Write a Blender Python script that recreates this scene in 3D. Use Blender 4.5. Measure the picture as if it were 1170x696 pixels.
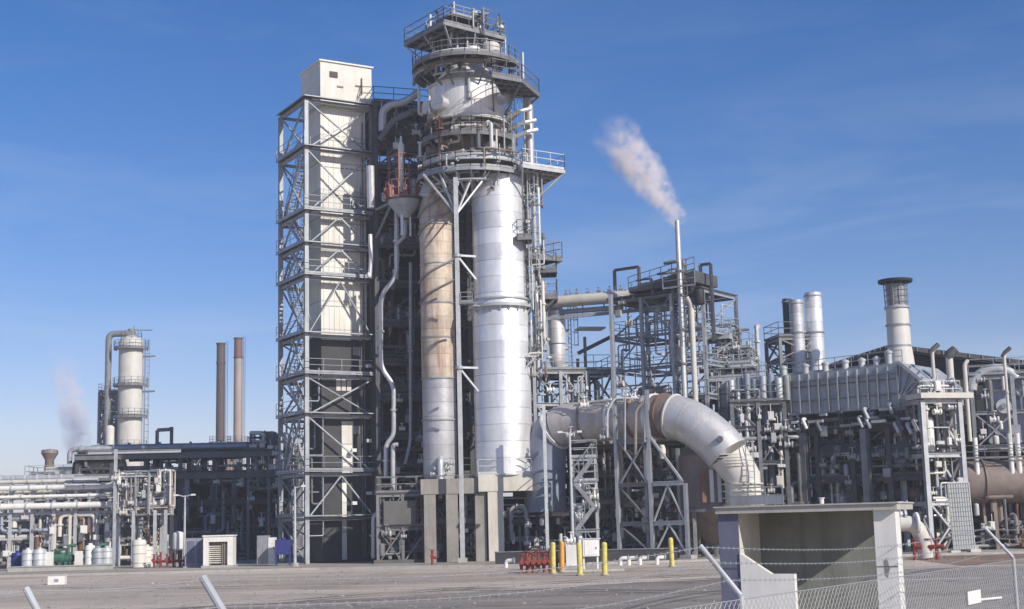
import bpy, math, random
from mathutils import Vector, Matrix
# ------------------------------------------------------------------ scene, camera, light
for o in list(bpy.data.objects): bpy.data.objects.remove(o)
S = bpy.context.scene
COL = S.collection
R = math.radians
PW, PH, FPX = 1170.0, 696.0, 1600.0
PITCH, ROLL, CAMH = math.atan(248/1600.0), 0.025, 2.6
cam_d = bpy.data.cameras.new('camera'); cam = bpy.data.objects.new('camera', cam_d); COL.objects.link(cam)
cam_d.sensor_width = 36; cam_d.lens = 36*FPX/PW; cam_d.clip_start = .1; cam_d.clip_end = 6000
CR = Matrix.Rotation(math.pi/2+PITCH, 3, 'X') @ Matrix.Rotation(-ROLL, 3, 'Z')
cam.matrix_world = Matrix.Translation((0, 0, CAMH)) @ CR.to_4x4()
S.camera = cam
SUN_AZ, SUN_EL = R(45), R(31)           # to the right of the line behind the camera
sx, sy, sz = math.sin(SUN_AZ)*math.cos(SUN_EL), -math.cos(SUN_AZ)*math.cos(SUN_EL), math.sin(SUN_EL)
sd = bpy.data.lights.new('sun', 'SUN'); sd.energy = 4.7; sd.angle = R(.5); sd.color = (1, .93, .82)
so = bpy.data.objects.new('sun', sd); COL.objects.link(so)
so.rotation_euler = Vector((sx, sy, sz)).to_track_quat('Z', 'Y').to_euler()
w = bpy.data.worlds.new('World'); S.world = w; w.use_nodes = True
nt = w.node_tree; nt.nodes.clear()
N = nt.nodes.new; L = nt.links.new
out = N('ShaderNodeOutputWorld'); bg = N('ShaderNodeBackground'); sky = N('ShaderNodeTexSky')
sky.sky_type = 'NISHITA'; sky.sun_disc = False; sky.sun_elevation = SUN_EL
sky.sun_rotation = math.pi-SUN_AZ       # sun stands at azimuth measured from +Y towards +X
sky.air_density = 1.0; sky.dust_density = .3; sky.ozone_density = 2.5; sky.altitude = 0
bg.inputs[1].default_value = .105
tc = N('ShaderNodeTexCoord'); mp = N('ShaderNodeMapping'); mp.inputs['Scale'].default_value = (1.6, 1.6, 8)
mp.inputs['Rotation'].default_value = (0, R(-14), 0)
nz = N('ShaderNodeTexNoise'); nz.inputs['Scale'].default_value = 2.6; nz.inputs['Detail'].default_value = 7; nz.inputs['Roughness'].default_value = .62; nz.inputs['Distortion'].default_value = .5
L(tc.outputs['Generated'], mp.inputs[0]); L(mp.outputs[0], nz.inputs['Vector'])
cr = N('ShaderNodeValToRGB'); cr.color_ramp.elements[0].position = .47; cr.color_ramp.elements[1].position = .82
L(nz.outputs[0], cr.inputs[0])
sep = N('ShaderNodeSeparateXYZ'); L(tc.outputs['Generated'], sep.inputs[0])
mr = N('ShaderNodeMapRange'); mr.inputs[1].default_value = .30; mr.inputs[2].default_value = .08; mr.inputs[3].default_value = .10; mr.inputs[4].default_value = .5
L(sep.outputs[2], mr.inputs[0])
mu = N('ShaderNodeMath'); mu.operation = 'MULTIPLY'; L(cr.outputs[0], mu.inputs[0]); L(mr.outputs[0], mu.inputs[1])
mx = N('ShaderNodeMix'); mx.data_type = 'RGBA'; L(mu.outputs[0], mx.inputs[0])
tint = N('ShaderNodeMix'); tint.data_type = 'RGBA'; tint.blend_type = 'MULTIPLY'; tint.inputs[0].default_value = 1; tint.inputs[7].default_value = (1.04, .875, 1.08, 1)
hs = N('ShaderNodeHueSaturation'); hs.inputs['Saturation'].default_value = 1.36; hs.inputs['Value'].default_value = 1.0; L(sky.outputs[0], hs.inputs['Color']); L(hs.outputs[0], tint.inputs[6]); L(tint.outputs[2], mx.inputs[6]); mx.inputs[7].default_value = (5.0, 6.0, 7.6, 1)
L(mx.outputs[2], bg.inputs[0]); L(bg.outputs[0], out.inputs[0])
S.render.engine = 'CYCLES'
S.view_settings.view_transform = 'Standard'; S.view_settings.look = 'None'
S.view_settings.exposure = 0.0; S.view_settings.gamma = 1; S.view_settings.use_curve_mapping = False
S.cycles.volume_step_rate = 1; S.cycles.volume_bounces = 10; S.cycles.max_bounces = 10; S.cycles.diffuse_bounces = 3; S.cycles.glossy_bounces = 3

# ------------------------------------------------------------------ pixel -> place (photo pixels, D = world depth Y)
def ray(px, py): return CR @ Vector(((px-PW/2)/FPX, -(py-PH/2)/FPX, -1))
def W(px, py, D):
    d = ray(px, py); t = D/d.y
    return Vector((d.x*t, D, CAMH+d.z*t))
def Zh(px, py, D): return W(px, py, D).z
def G(px, py):
    d = ray(px, py); t = -CAMH/d.z
    return Vector((d.x*t, d.y*t, 0))

# ------------------------------------------------------------------ materials
MATS = {}
def mat(name, col, rough=.6, metal=0, var=.18, scale=1.2, streak=0, streak_col=(.12, .07, .04), band=0, bump=.0, spec=.4, tone=.0):
    m = bpy.data.materials.new(name); m.use_nodes = True; t = m.node_tree; n = t.nodes.new; l = t.links.new
    b = t.nodes['Principled BSDF']; b.inputs['Roughness'].default_value = rough; b.inputs['Metallic'].default_value = metal
    b.inputs['Specular IOR Level'].default_value = spec
    g = n('ShaderNodeNewGeometry')
    nz = n('ShaderNodeTexNoise'); nz.inputs['Scale'].default_value = scale; nz.inputs['Detail'].default_value = 8; nz.inputs['Roughness'].default_value = .65
    l(g.outputs['Position'], nz.inputs['Vector'])
    r = n('ShaderNodeMapRange'); r.inputs[1].default_value = .3; r.inputs[2].default_value = .7; r.inputs[3].default_value = 1-var; r.inputs[4].default_value = 1+var
    l(nz.outputs[0], r.inputs[0])
    mixc = n('ShaderNodeMix'); mixc.data_type = 'RGBA'; mixc.blend_type = 'MULTIPLY'; mixc.inputs[0].default_value = 1
    oi = n('ShaderNodeObjectInfo'); ro = n('ShaderNodeMapRange'); ro.inputs[3].default_value = 1-tone; ro.inputs[4].default_value = 1+tone*.7; l(oi.outputs['Random'], ro.inputs[0])
    mt = n('ShaderNodeMath'); mt.operation = 'MULTIPLY'; l(r.outputs[0], mt.inputs[0]); l(ro.outputs[0], mt.inputs[1])
    mixc.inputs[6].default_value = (*col, 1); l(mt.outputs[0], mixc.inputs[7]); cur = mixc.outputs[2]
    if band:      # sheets of cladding, each a little different in tone
        s = n('ShaderNodeSeparateXYZ'); l(g.outputs['Position'], s.inputs[0])
        dv = n('ShaderNodeMath'); dv.operation = 'DIVIDE'; dv.inputs[1].default_value = band; l(s.outputs[2], dv.inputs[0])
        fl = n('ShaderNodeMath'); fl.operation = 'FLOOR'; l(dv.outputs[0], fl.inputs[0])
        wn = n('ShaderNodeTexWhiteNoise'); wn.noise_dimensions = '1D'; l(fl.outputs[0], wn.inputs['W'])
        r2 = n('ShaderNodeMapRange'); r2.inputs[3].default_value = .86; r2.inputs[4].default_value = 1.08; l(wn.outputs[0], r2.inputs[0])
        fr = n('ShaderNodeMath'); fr.operation = 'FRACT'; l(dv.outputs[0], fr.inputs[0])
        gt = n('ShaderNodeMath'); gt.operation = 'GREATER_THAN'; gt.inputs[1].default_value = .06; l(fr.outputs[0], gt.inputs[0])
        r3 = n('ShaderNodeMapRange'); r3.inputs[3].default_value = .72; r3.inputs[4].default_value = 1; l(gt.outputs[0], r3.inputs[0])
        mm = n('ShaderNodeMath'); mm.operation = 'MULTIPLY'; l(r2.outputs[0], mm.inputs[0]); l(r3.outputs[0], mm.inputs[1])
        m3 = n('ShaderNodeMix'); m3.data_type = 'RGBA'; m3.blend_type = 'MULTIPLY'; m3.inputs[0].default_value = 1
        l(cur, m3.inputs[6]); l(mm.outputs[0], m3.inputs[7]); cur = m3.outputs[2]
    if streak:    # rust and dirt running down
        mp = n('ShaderNodeMapping'); mp.inputs['Scale'].default_value = (2.2, 2.2, .16); l(g.outputs['Position'], mp.inputs[0])
        n2 = n('ShaderNodeTexNoise'); n2.inputs['Scale'].default_value = 1.0; n2.inputs['Detail'].default_value = 9; n2.inputs['Roughness'].default_value = .7; l(mp.outputs[0], n2.inputs['Vector'])
        c2 = n('ShaderNodeValToRGB'); c2.color_ramp.elements[0].position = .48; c2.color_ramp.elements[1].position = .72
        l(n2.outputs[0], c2.inputs[0])
        ms = n('ShaderNodeMath'); ms.operation = 'MULTIPLY'; ms.inputs[1].default_value = streak; l(c2.outputs[0], ms.inputs[0])
        m4 = n('ShaderNodeMix'); m4.data_type = 'RGBA'; l(ms.outputs[0], m4.inputs[0]); l(cur, m4.inputs[6]); m4.inputs[7].default_value = (*streak_col, 1); cur = m4.outputs[2]
    l(cur, b.inputs['Base Color'])
    rr = n('ShaderNodeMapRange'); rr.inputs[3].default_value = max(.05, rough-.12); rr.inputs[4].default_value = min(1, rough+.15); l(nz.outputs[0], rr.inputs[0]); l(rr.outputs[0], b.inputs['Roughness'])
    if bump:
        nb = n('ShaderNodeTexNoise'); nb.inputs['Scale'].default_value = 1.6; nb.inputs['Detail'].default_value = 5; l(g.outputs['Position'], nb.inputs['Vector'])
        bp = n('ShaderNodeBump'); bp.inputs['Strength'].default_value = bump; bp.inputs['Distance'].default_value = .12; l(nb.outputs[0], bp.inputs['Height']); l(bp.outputs[0], b.inputs['Normal'])
    MATS[name] = m; return m
M = MATS
mat('alu', (.80, .80, .80), .40, .45, .1, .5, .28, (.30, .28, .25), band=1.15, bump=.25)
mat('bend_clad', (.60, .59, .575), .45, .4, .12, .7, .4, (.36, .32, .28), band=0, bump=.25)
mat('alu_dull', (.54, .54, .56), .5, .4, .12, .7, .3, (.33, .31, .30), band=1.0, bump=.3)
mat('alu_pipe', (.60, .60, .60), .42, .5, .14, 2, .2, (.25, .2, .16), bump=.1, tone=0.15)
mat('galv', (.34, .365, .39), .55, .2, .22, 2.0, .5, (.17, .13, .10), tone=0.22)
mat('galv_light', (.50, .52, .53), .5, .2, .15, 2.0, .25, (.24, .2, .17), tone=0.16)
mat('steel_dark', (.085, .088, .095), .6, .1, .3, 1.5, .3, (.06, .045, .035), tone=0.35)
mat('steel_mid', (.20, .205, .215), .6, .1, .25, 1.5, .35, (.10, .075, .055), tone=0.3)
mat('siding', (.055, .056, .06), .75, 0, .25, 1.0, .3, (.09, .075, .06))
mat('deck', (.085, .085, .09), .7, .1, .25, 3)
mat('cream', (.74, .72, .66), .6, 0, .1, .8, .5, (.42, .36, .27), band=2.1)
mat('cream_paint', (.62, .60, .545), .55, 0, .1, 1, .25, (.38, .3, .2), tone=0.12)
mat('rusty_clad', (.56, .48, .39), .6, .12, .25, 1.3, 1.0, (.28, .145, .075), band=.9, bump=.25)
mat('rust', (.20, .105, .065), .8, 0, .35, 2, tone=0.3)
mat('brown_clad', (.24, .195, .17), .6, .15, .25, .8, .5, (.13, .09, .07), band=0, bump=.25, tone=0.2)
mat('lavender', (.42, .44, .52), .6, 0, .12, 1.5, .4, (.28, .27, .28))
mat('alu_streak', (.74, .74, .73), .45, .35, .12, .6, .8, (.40, .37, .33), bump=.3)
mat('concrete_mid', (.29, .275, .25), .88, 0, .2, 1.0, .6, (.15, .135, .12), bump=.2)
mat('steel_blue', (.30, .34, .40), .55, .1, .2, 2, .3, (.2, .19, .18), tone=.2)
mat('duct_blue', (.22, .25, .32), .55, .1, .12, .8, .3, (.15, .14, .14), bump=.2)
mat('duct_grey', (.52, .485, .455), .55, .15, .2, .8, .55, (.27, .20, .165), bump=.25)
mat('white', (.76, .75, .71), .5, 0, .1, 1.5, .35, (.45, .42, .36))
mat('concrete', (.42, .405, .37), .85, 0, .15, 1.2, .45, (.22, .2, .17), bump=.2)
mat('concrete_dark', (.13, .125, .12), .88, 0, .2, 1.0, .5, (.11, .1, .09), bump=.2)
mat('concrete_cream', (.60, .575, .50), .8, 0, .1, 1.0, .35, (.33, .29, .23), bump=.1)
mat('yellow', (.66, .56, .14), .6, 0, .2, 5, .5, (.25, .16, .06))
mat('orange', (.74, .36, .05), .5, 0, .12, 4, .35, (.25, .12, .06))
mat('red', (.27, .045, .04), .7, 0, .35, 5, .7, (.14, .05, .04))
mat('red_frame', (.30, .13, .11), .6, .1, .25, 3, .3, (.16, .1, .08))
mat('green', (.04, .13, .09), .6, 0, .3, 3, .5, (.08, .08, .06))
mat('blue', (.02, .03, .16), .5, 0, .15, 3)
mat('blue_panel', (.13, .14, .205), .7, 0, .2, 1.5, .6, (.17, .18, .24))
mat('blue_grey', (.25, .27, .31), .6, 0, .1, 2)
mat('mark', (.62, .61, .56), .8, 0, .3, 5)
mat('black', (.02, .02, .022), .6, 0, .1, 3)
mat('stack_dark', (.10, .075, .075), .7, 0, .15, .4, .3, (.06, .05, .05))
mat('stack_red', (.19, .105, .09), .7, 0, .15, .5, .3, (.15, .07, .06))
mat('stack_beige', (.36, .29, .255), .7, 0, .12, .4, .3, (.28, .2, .17))
mat('mesh_grey', (.46, .47, .46), .6, .1, .12, 6, .2, (.3, .3, .28))
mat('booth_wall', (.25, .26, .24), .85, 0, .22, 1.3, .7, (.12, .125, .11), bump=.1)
mat('wire', (.45, .46, .47), .45, .5, .1, 8)
mat('light_glass', (.7, .7, .68), .2, 0, .02, 8)

def ground_mat(name, c1, c2, c3, scale, stretch=(1, 1, 1), rough=.95):
    m = bpy.data.materials.new(name); m.use_nodes = True; t = m.node_tree; n = t.nodes.new; l = t.links.new
    b = t.nodes['Principled BSDF']; b.inputs['Roughness'].default_value = rough; b.inputs['Specular IOR Level'].default_value = .2
    g = n('ShaderNodeNewGeometry'); mp = n('ShaderNodeMapping'); mp.inputs['Scale'].default_value = stretch; l(g.outputs['Position'], mp.inputs[0])
    a = n('ShaderNodeTexNoise'); a.inputs['Scale'].default_value = scale; a.inputs['Detail'].default_value = 8; a.inputs['Roughness'].default_value = .62; a.inputs['Distortion'].default_value = .4; l(mp.outputs[0], a.inputs['Vector'])
    c = n('ShaderNodeValToRGB'); e = c.color_ramp.elements; e[0].position = .34; e[1].position = .66; e[0].color = (*c1, 1); e[1].color = (*c2, 1)
    k = e.new(.5); k.color = (*c3, 1); l(a.outputs[0], c.inputs[0])
    vo = n('ShaderNodeTexVoronoi'); vo.feature = 'DISTANCE_TO_EDGE'; vo.inputs['Scale'].default_value = .16; dn = n('ShaderNodeTexNoise'); dn.inputs['Scale'].default_value = .5; dn.inputs['Detail'].default_value = 6; l(g.outputs['Position'], dn.inputs['Vector'])
    da = n('ShaderNodeVectorMath'); da.operation = 'SCALE'; da.inputs['Scale'].default_value = 5; l(dn.outputs['Color'], da.inputs[0]); db = n('ShaderNodeVectorMath'); db.operation = 'ADD'; l(g.outputs['Position'], db.inputs[0]); l(da.outputs[0], db.inputs[1]); l(db.outputs[0], vo.inputs['Vector'])
    ck = n('ShaderNodeMapRange'); ck.inputs[1].default_value = .004; ck.inputs[2].default_value = .018; ck.inputs[3].default_value = .62; ck.inputs[4].default_value = 1; l(vo.outputs['Distance'], ck.inputs[0])
    sm = n('ShaderNodeMapping'); sm.inputs['Scale'].default_value = (.05, .9, 1); sm.inputs['Rotation'].default_value = (0, 0, R(7)); l(g.outputs['Position'], sm.inputs[0]); sn = n('ShaderNodeTexNoise'); sn.inputs['Scale'].default_value = .5; sn.inputs['Detail'].default_value = 7; sn.inputs['Roughness'].default_value = .7; l(sm.outputs[0], sn.inputs['Vector'])
    sr_ = n('ShaderNodeMapRange'); sr_.inputs[1].default_value = .3; sr_.inputs[2].default_value = .7; sr_.inputs[3].default_value = .74; sr_.inputs[4].default_value = 1.2; l(sn.outputs[0], sr_.inputs[0])
    st_ = n('ShaderNodeTexNoise'); st_.inputs['Scale'].default_value = .35; st_.inputs['Detail'].default_value = 4; l(g.outputs['Position'], st_.inputs['Vector']); sx_ = n('ShaderNodeMapRange'); sx_.inputs[1].default_value = .62; sx_.inputs[2].default_value = .72; sx_.inputs[3].default_value = 1; sx_.inputs[4].default_value = .72; l(st_.outputs[0], sx_.inputs[0])
    k1 = n('ShaderNodeMath'); k1.operation = 'MULTIPLY'; l(ck.outputs[0], k1.inputs[0]); l(sr_.outputs[0], k1.inputs[1]); k2 = n('ShaderNodeMath'); k2.operation = 'MULTIPLY'; l(k1.outputs[0], k2.inputs[0]); l(sx_.outputs[0], k2.inputs[1])
    xx = n('ShaderNodeMix'); xx.data_type = 'RGBA'; xx.blend_type = 'MULTIPLY'; xx.inputs[0].default_value = 1; l(c.outputs[0], xx.inputs[6]); l(k2.outputs[0], xx.inputs[7])
    f = n('ShaderNodeTexNoise'); f.inputs['Scale'].default_value = 9; f.inputs['Detail'].default_value = 6; l(g.outputs['Position'], f.inputs['Vector'])
    r = n('ShaderNodeMapRange'); r.inputs[1].default_value = .3; r.inputs[2].default_value = .7; r.inputs[3].default_value = .82; r.inputs[4].default_value = 1.16; l(f.outputs[0], r.inputs[0])
    x = n('ShaderNodeMix'); x.data_type = 'RGBA'; x.blend_type = 'MULTIPLY'; x.inputs[0].default_value = 1; l(xx.outputs[2], x.inputs[6]); l(r.outputs[0], x.inputs[7]); l(x.outputs[2], b.inputs['Base Color'])
    bp = n('ShaderNodeBump'); bp.inputs['Strength'].default_value = .5; bp.inputs['Distance'].default_value = .05; l(f.outputs[0], bp.inputs['Height']); l(bp.outputs[0], b.inputs['Normal'])
    MATS[name] = m
ground_mat('sand', (.40, .335, .27), (.62, .54, .44), (.51, .44, .36), .05, (.6, 1.6, 1))
ground_mat('asphalt', (.23, .20, .175), (.34, .305, .26), (.28, .25, .215), .09, (.35, 2.2, 1))
ground_mat('pad', (.30, .265, .23), (.46, .41, .35), (.38, .34, .29), .12)
ground_mat('earth', (.24, .16, .115), (.33, .24, .18), (.28, .20, .15), .15)

# ------------------------------------------------------------------ mesh builder
MADE = []
class MB:
    def __init__(s): s.v = []; s.f = []
    def add(s, vs, fs):
        k = len(s.v); s.v += [tuple(v) for v in vs]; s.f += [tuple(i+k for i in f) for f in fs]; return s
    def box(s, x0, y0, z0, x1, y1, z1):
        return s.add([(x0,y0,z0),(x1,y0,z0),(x1,y1,z0),(x0,y1,z0),(x0,y0,z1),(x1,y0,z1),(x1,y1,z1),(x0,y1,z1)],
                     [(3,2,1,0),(4,5,6,7),(0,1,5,4),(1,2,6,5),(2,3,7,6),(3,0,4,7)])
    def cbox(s, c, d): return s.box(c[0]-d[0]/2, c[1]-d[1]/2, c[2]-d[2]/2, c[0]+d[0]/2, c[1]+d[1]/2, c[2]+d[2]/2)
    def beam(s, p, q, w, h=None, up=(0, 0, 1)):
        h = h or w; p = Vector(p); q = Vector(q); d = (q-p)
        if d.length < 1e-6: return s
        d.normalize(); u = Vector(up)
        if abs(d.dot(u)) > .98: u = Vector((0, 1, 0))
        r = d.cross(u).normalized(); u = r.cross(d).normalized(); a = r*w/2; b = u*h/2
        return s.add([p-a-b, p+a-b, p+a+b, p-a+b, q-a-b, q+a-b, q+a+b, q-a+b],
                     [(0,1,2,3),(7,6,5,4),(0,4,5,1),(1,5,6,2),(2,6,7,3),(3,7,4,0)])
    def hbeam(s, p, q, w, h=None, up=(0, 0, 1)):      # rolled H section
        h = h or w; p = Vector(p); q = Vector(q); d = (q-p)
        if d.length < 1e-6: return s
        d.normalize(); u = Vector(up)
        if abs(d.dot(u)) > .98: u = Vector((0, 1, 0))
        r = d.cross(u).normalized(); u = r.cross(d).normalized(); t = max(.02, h*.12)
        s.beam(p+u*(h/2-t/2), q+u*(h/2-t/2), w, t, u); s.beam(p-u*(h/2-t/2), q-u*(h/2-t/2), w, t, u)
        return s.beam(p, q, max(.02, w*.12), h-2*t-.002, u)
    def tube(s, pts, r, n=10, cap=True, bend=0):
        pts = [Vector(p) for p in pts]
        if bend and len(pts) > 2:
            o = [pts[0]]
            for i in range(1, len(pts)-1):
                a, b, c = pts[i-1], pts[i], pts[i+1]; k = min(bend, (a-b).length*.45, (c-b).length*.45)
                p0 = b+(a-b).normalized()*k; p1 = b+(c-b).normalized()*k
                for j in range(6):
                    t = j/5; o.append(p0*(1-t)**2+b*2*t*(1-t)+p1*t*t)
            pts = o+[pts[-1]]
        rs = r if isinstance(r, (list, tuple)) else [r]*len(pts)
        d0 = (pts[1]-pts[0]).normalized(); u = d0.cross(Vector((0, 0, 1)))
        if u.length < .05: u = d0.cross(Vector((0, 1, 0)))
        u.normalize(); vs = []; k = len(pts)
        for i, p in enumerate(pts):
            d = (pts[min(i+1, k-1)]-pts[max(i-1, 0)]).normalized()
            u = (u-d*u.dot(d)).normalized(); w_ = d.cross(u)
            for j in range(n):
                a = 2*math.pi*j/n; vs.append(p+(u*math.cos(a)+w_*math.sin(a))*rs[i])
        fs = [(i*n+j, i*n+(j+1) % n, (i+1)*n+(j+1) % n, (i+1)*n+j) for i in range(k-1) for j in range(n)]
        if cap: fs += [tuple(range(n))[::-1], tuple((k-1)*n+j for j in range(n))]
        return s.add(vs, fs)
    def lathe(s, prof, c=(0, 0, 0), n=40, a0=0, a1=2*math.pi):  # prof: (r, z)
        full = abs(a1-a0-2*math.pi) < 1e-6; m = n if full else n+1; vs = []
        for r, z in prof:
            for j in range(m):
                a = a0+(a1-a0)*j/n; vs.append((c[0]+r*math.cos(a), c[1]+r*math.sin(a), c[2]+z))
        fs = []
        for i in range(len(prof)-1):
            for j in range(n): fs.append((i*m+j, i*m+(j+1) % m, (i+1)*m+(j+1) % m, (i+1)*m+j))
        return s.add(vs, fs)
    def ring(s, c, r0, r1, z0, z1, n=40, a0=0, a1=2*math.pi):
        full = abs(a1-a0-2*math.pi) < 1e-6
        s.lathe([(r0, z0), (r1, z0), (r1, z1), (r0, z1), (r0, z0)], c, n, a0, a1)
        if not full:
            for a in (a0, a1):
                s.add([(c[0]+r*math.cos(a), c[1]+r*math.sin(a), c[2]+z) for r, z in ((r0, z0), (r1, z0), (r1, z1), (r0, z1))], [(0, 1, 2, 3)])
        return s
    def rail(s, pts, h=1.1, closed=False, post=1.5, t=.045):
        pts = [Vector(p) for p in pts]; P = pts+[pts[0]] if closed else pts
        for a, b in zip(P[:-1], P[1:]):
            for z in (h, h*.55): s.beam(a+Vector((0, 0, z)), b+Vector((0, 0, z)), t)
            s.beam(a+Vector((0, 0, .09)), b+Vector((0, 0, .09)), .015, .14)
            k = max(1, round((b-a).length/post))
            for i in range(k+1): p = a+(b-a)*i/k; s.beam(p, p+Vector((0, 0, h)), t)
        return s
    def ladder(s, x, y, z0, z1, ang=0, cage=True):    # climbs at x,y facing ang
        c, sn = math.cos(ang), math.sin(ang); wv = Vector((-sn, c, 0))*.24; p = Vector((x, y, 0)); f = Vector((c, sn, 0))
        for q in (p-wv, p+wv): s.beam(q+Vector((0, 0, z0)), q+Vector((0, 0, z1+1)), .06)
        z = z0+.3
        while z < z1: s.beam(p-wv+Vector((0, 0, z)), p+wv+Vector((0, 0, z)), .035); z += .35
        if cage:
            z = z0+2.2
            while z < z1+1:
                q = [p+f*(.36+.36*math.cos(a))+wv/.24*.36*math.sin(a)+Vector((0, 0, z)) for a in [R(-120), R(-60), 0, R(60), R(120)]]
                for a, b in zip(q[:-1], q[1:]): s.beam(a, b, .04)
                z += 1.0
            for a in (R(-60), 0, R(60)):
                q = p+f*(.36+.36*math.cos(a))+wv/.24*.36*math.sin(a); s.beam(q+Vector((0, 0, z0+2.2)), q+Vector((0, 0, z1+1)), .035)
        return s
    def stair(s, p, q, wd=.8):
        p = Vector(p); q = Vector(q); d = Vector((q.x-p.x, q.y-p.y, 0)).normalized(); r = Vector((-d.y, d.x, 0))*wd/2
        for e in (-r, r):
            s.beam(p+e, q+e, .06, .26)
            s.beam(p+e+Vector((0, 0, 1)), q+e+Vector((0, 0, 1)), .045)
            for i in range(5): a = p+e+(q-p)*i/4; s.beam(a, a+Vector((0, 0, 1)), .045)
        k = max(2, int(abs(q.z-p.z)/.22))
        for i in range(k): a = p+(q-p)*(i+.5)/k; s.beam(a-r, a+r, .24, .03)
        return s
    def build(s, name, m, parent=None, smooth=True, sharp=35):
        me = bpy.data.meshes.new(name); me.from_pydata(s.v, [], s.f); me.update()
        if smooth:
            me.polygons.foreach_set('use_smooth', [True]*len(me.polygons)); me.set_sharp_from_angle(angle=R(sharp))
        me.materials.append(M[m] if isinstance(m, str) else m)
        o = bpy.data.objects.new(name, me); COL.objects.link(o)
        if parent: o.parent = parent; MADE.append((parent, name, o))
        return o
def dome(r, h, up=1, k=7):       # elliptical head profile starting at r, going to the axis
    return [(r*math.cos(i/k*math.pi/2)+(0.001 if i == k else 0), up*h*math.sin(i/k*math.pi/2)) for i in range(k+1)]
def vprof(r, z0, z1, hb=.0, ht=.0):
    p = []
    if hb: p += [(a, z0-b) for a, b in dome(r, hb)][::-1]
    else: p += [(.001, z0), (r, z0)]
    if ht: p += [(a, z1+b) for a, b in dome(r, ht)]
    else: p += [(r, z1), (.001, z1)]
    return p
def tag(o, label=None, cat=None, group=None, kind=None):
    if label: o['label'] = label
    if cat: o['category'] = cat
    if group: o['group'] = group
    if kind: o['kind'] = kind
    return o
def thing(name, label, cat, x=0, y=0, z=0, ang=0, group=None):
    o = bpy.data.objects.new(name, None); COL.objects.link(o); o.location = (x, y, z); o.rotation_euler = (0, 0, ang)
    o.empty_display_size = .3; return tag(o, label, cat, group)
def dup(root, loc, rotz=None, label=None):
    def rec(o, par):
        c = o.copy(); COL.objects.link(c)
        if par: c.parent = par
        for ch in list(o.children): rec(ch, c)
        return c
    r = rec(root, None); r.location = loc
    if rotz is not None: r.rotation_euler = (0, 0, rotz)
    if label: r['label'] = label
    return r
class LF:        # local frame of a thing: a runs along its front, b into its depth
    def __init__(s, x, y, ang): s.x, s.y, s.ang = x, y, ang; s.c, s.s = math.cos(ang), math.sin(ang)
    def w2l(s, p): dx, dy = p[0]-s.x, p[1]-s.y; return (dx*s.c+dy*s.s, -dx*s.s+dy*s.c, p[2])
    def onb(s, px, py, b0):       # where the sight line through a photo point meets the plane b = b0
        d = ray(px, py); db = -d.x*s.s+d.y*s.c; ob = s.x*s.s-s.y*s.c
        t = (b0-ob)/db; return s.w2l((d.x*t, d.y*t, CAMH+d.z*t))

def face_braces(p0, p1, z0, z1, pat):       # p0,p1 plan points
    a0, a1 = Vector((*p0, z0)), Vector((*p1, z0)); b0, b1 = Vector((*p0, z1)), Vector((*p1, z1)); m1 = (b0+b1)/2; m0 = (a0+a1)/2
    return {'X': [(a0, b1), (a1, b0)], '/': [(a0, b1)], '\\': [(a1, b0)], 'A': [(a0, m1), (a1, m1)], 'V': [(b0, m0), (b1, m0)], '': [], 'K': [(a0, m1), (a1, m1)]}[pat]
def steel(root, la, lb, na, nb, zs, m='galv', cs=.32, bs=.26, br=.18, front='', left='', right='', back='', decks=(), rails=(), mdeck='deck', colz0=0, mid=False, mfront=None):
    As = [la*i/na for i in range(na+1)]; Bs = [lb*i/nb for i in range(nb+1)]
    for i, a in enumerate(As):
        for j, b in enumerate(Bs):
            if 0 < i < na and 0 < j < nb: continue
            MB().hbeam((a, b, colz0), (a, b, zs[-1]+.05), cs, cs, (0, 1, 0)).build('column', mfront if (mfront and j == 0) else m, root)
    for zi, z in enumerate(zs):
        if z < .5: continue
        for b in (Bs if mid else (Bs[0], Bs[-1])):
            MB().hbeam((cs/2, b, z-.02), (la-cs/2, b, z-.02), bs*.7, bs).build('beam', m, root)
        for a in (As if mid else (As[0], As[-1])):
            MB().hbeam((a, cs/2, z-.03), (a, lb-cs/2, z-.03), bs*.7, bs).build('beam', m, root)
        if zi in decks: MB().box(-.12, -.12, z+bs/2+.01, la+.12, lb+.12, z+bs/2+.06).build('floor_deck', mdeck, root)
        if zi in rails:
            k = z+bs/2+.06
            MB().rail([(-.1, -.1, k), (la+.1, -.1, k), (la+.1, lb+.1, k), (-.1, lb+.1, k)], closed=True).build('railing', m, root)
    def pick(p, k): return p if isinstance(p, str) else p[k % len(p)]
    for k, (z0, z1) in enumerate(zip(zs[:-1], zs[1:])):
        for i in range(na):
            for pat, b in ((front, 0), (back, lb)):
                for s_, e_ in face_braces((As[i]+cs/2, b), (As[i+1]-cs/2, b), z0+.1, z1-.1, pick(pat, k+i)): MB().beam(s_, e_, br, br*.7).build('brace', m, root)
        for j in range(nb):
            for pat, a in ((left, 0), (right, la)):
                for s_, e_ in face_braces((a, Bs[j]+cs/2), (a, Bs[j+1]-cs/2), z0+.1, z1-.1, pick(pat, k+j)): MB().beam(s_, e_, br, br*.7).build('brace', m, root)

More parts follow.
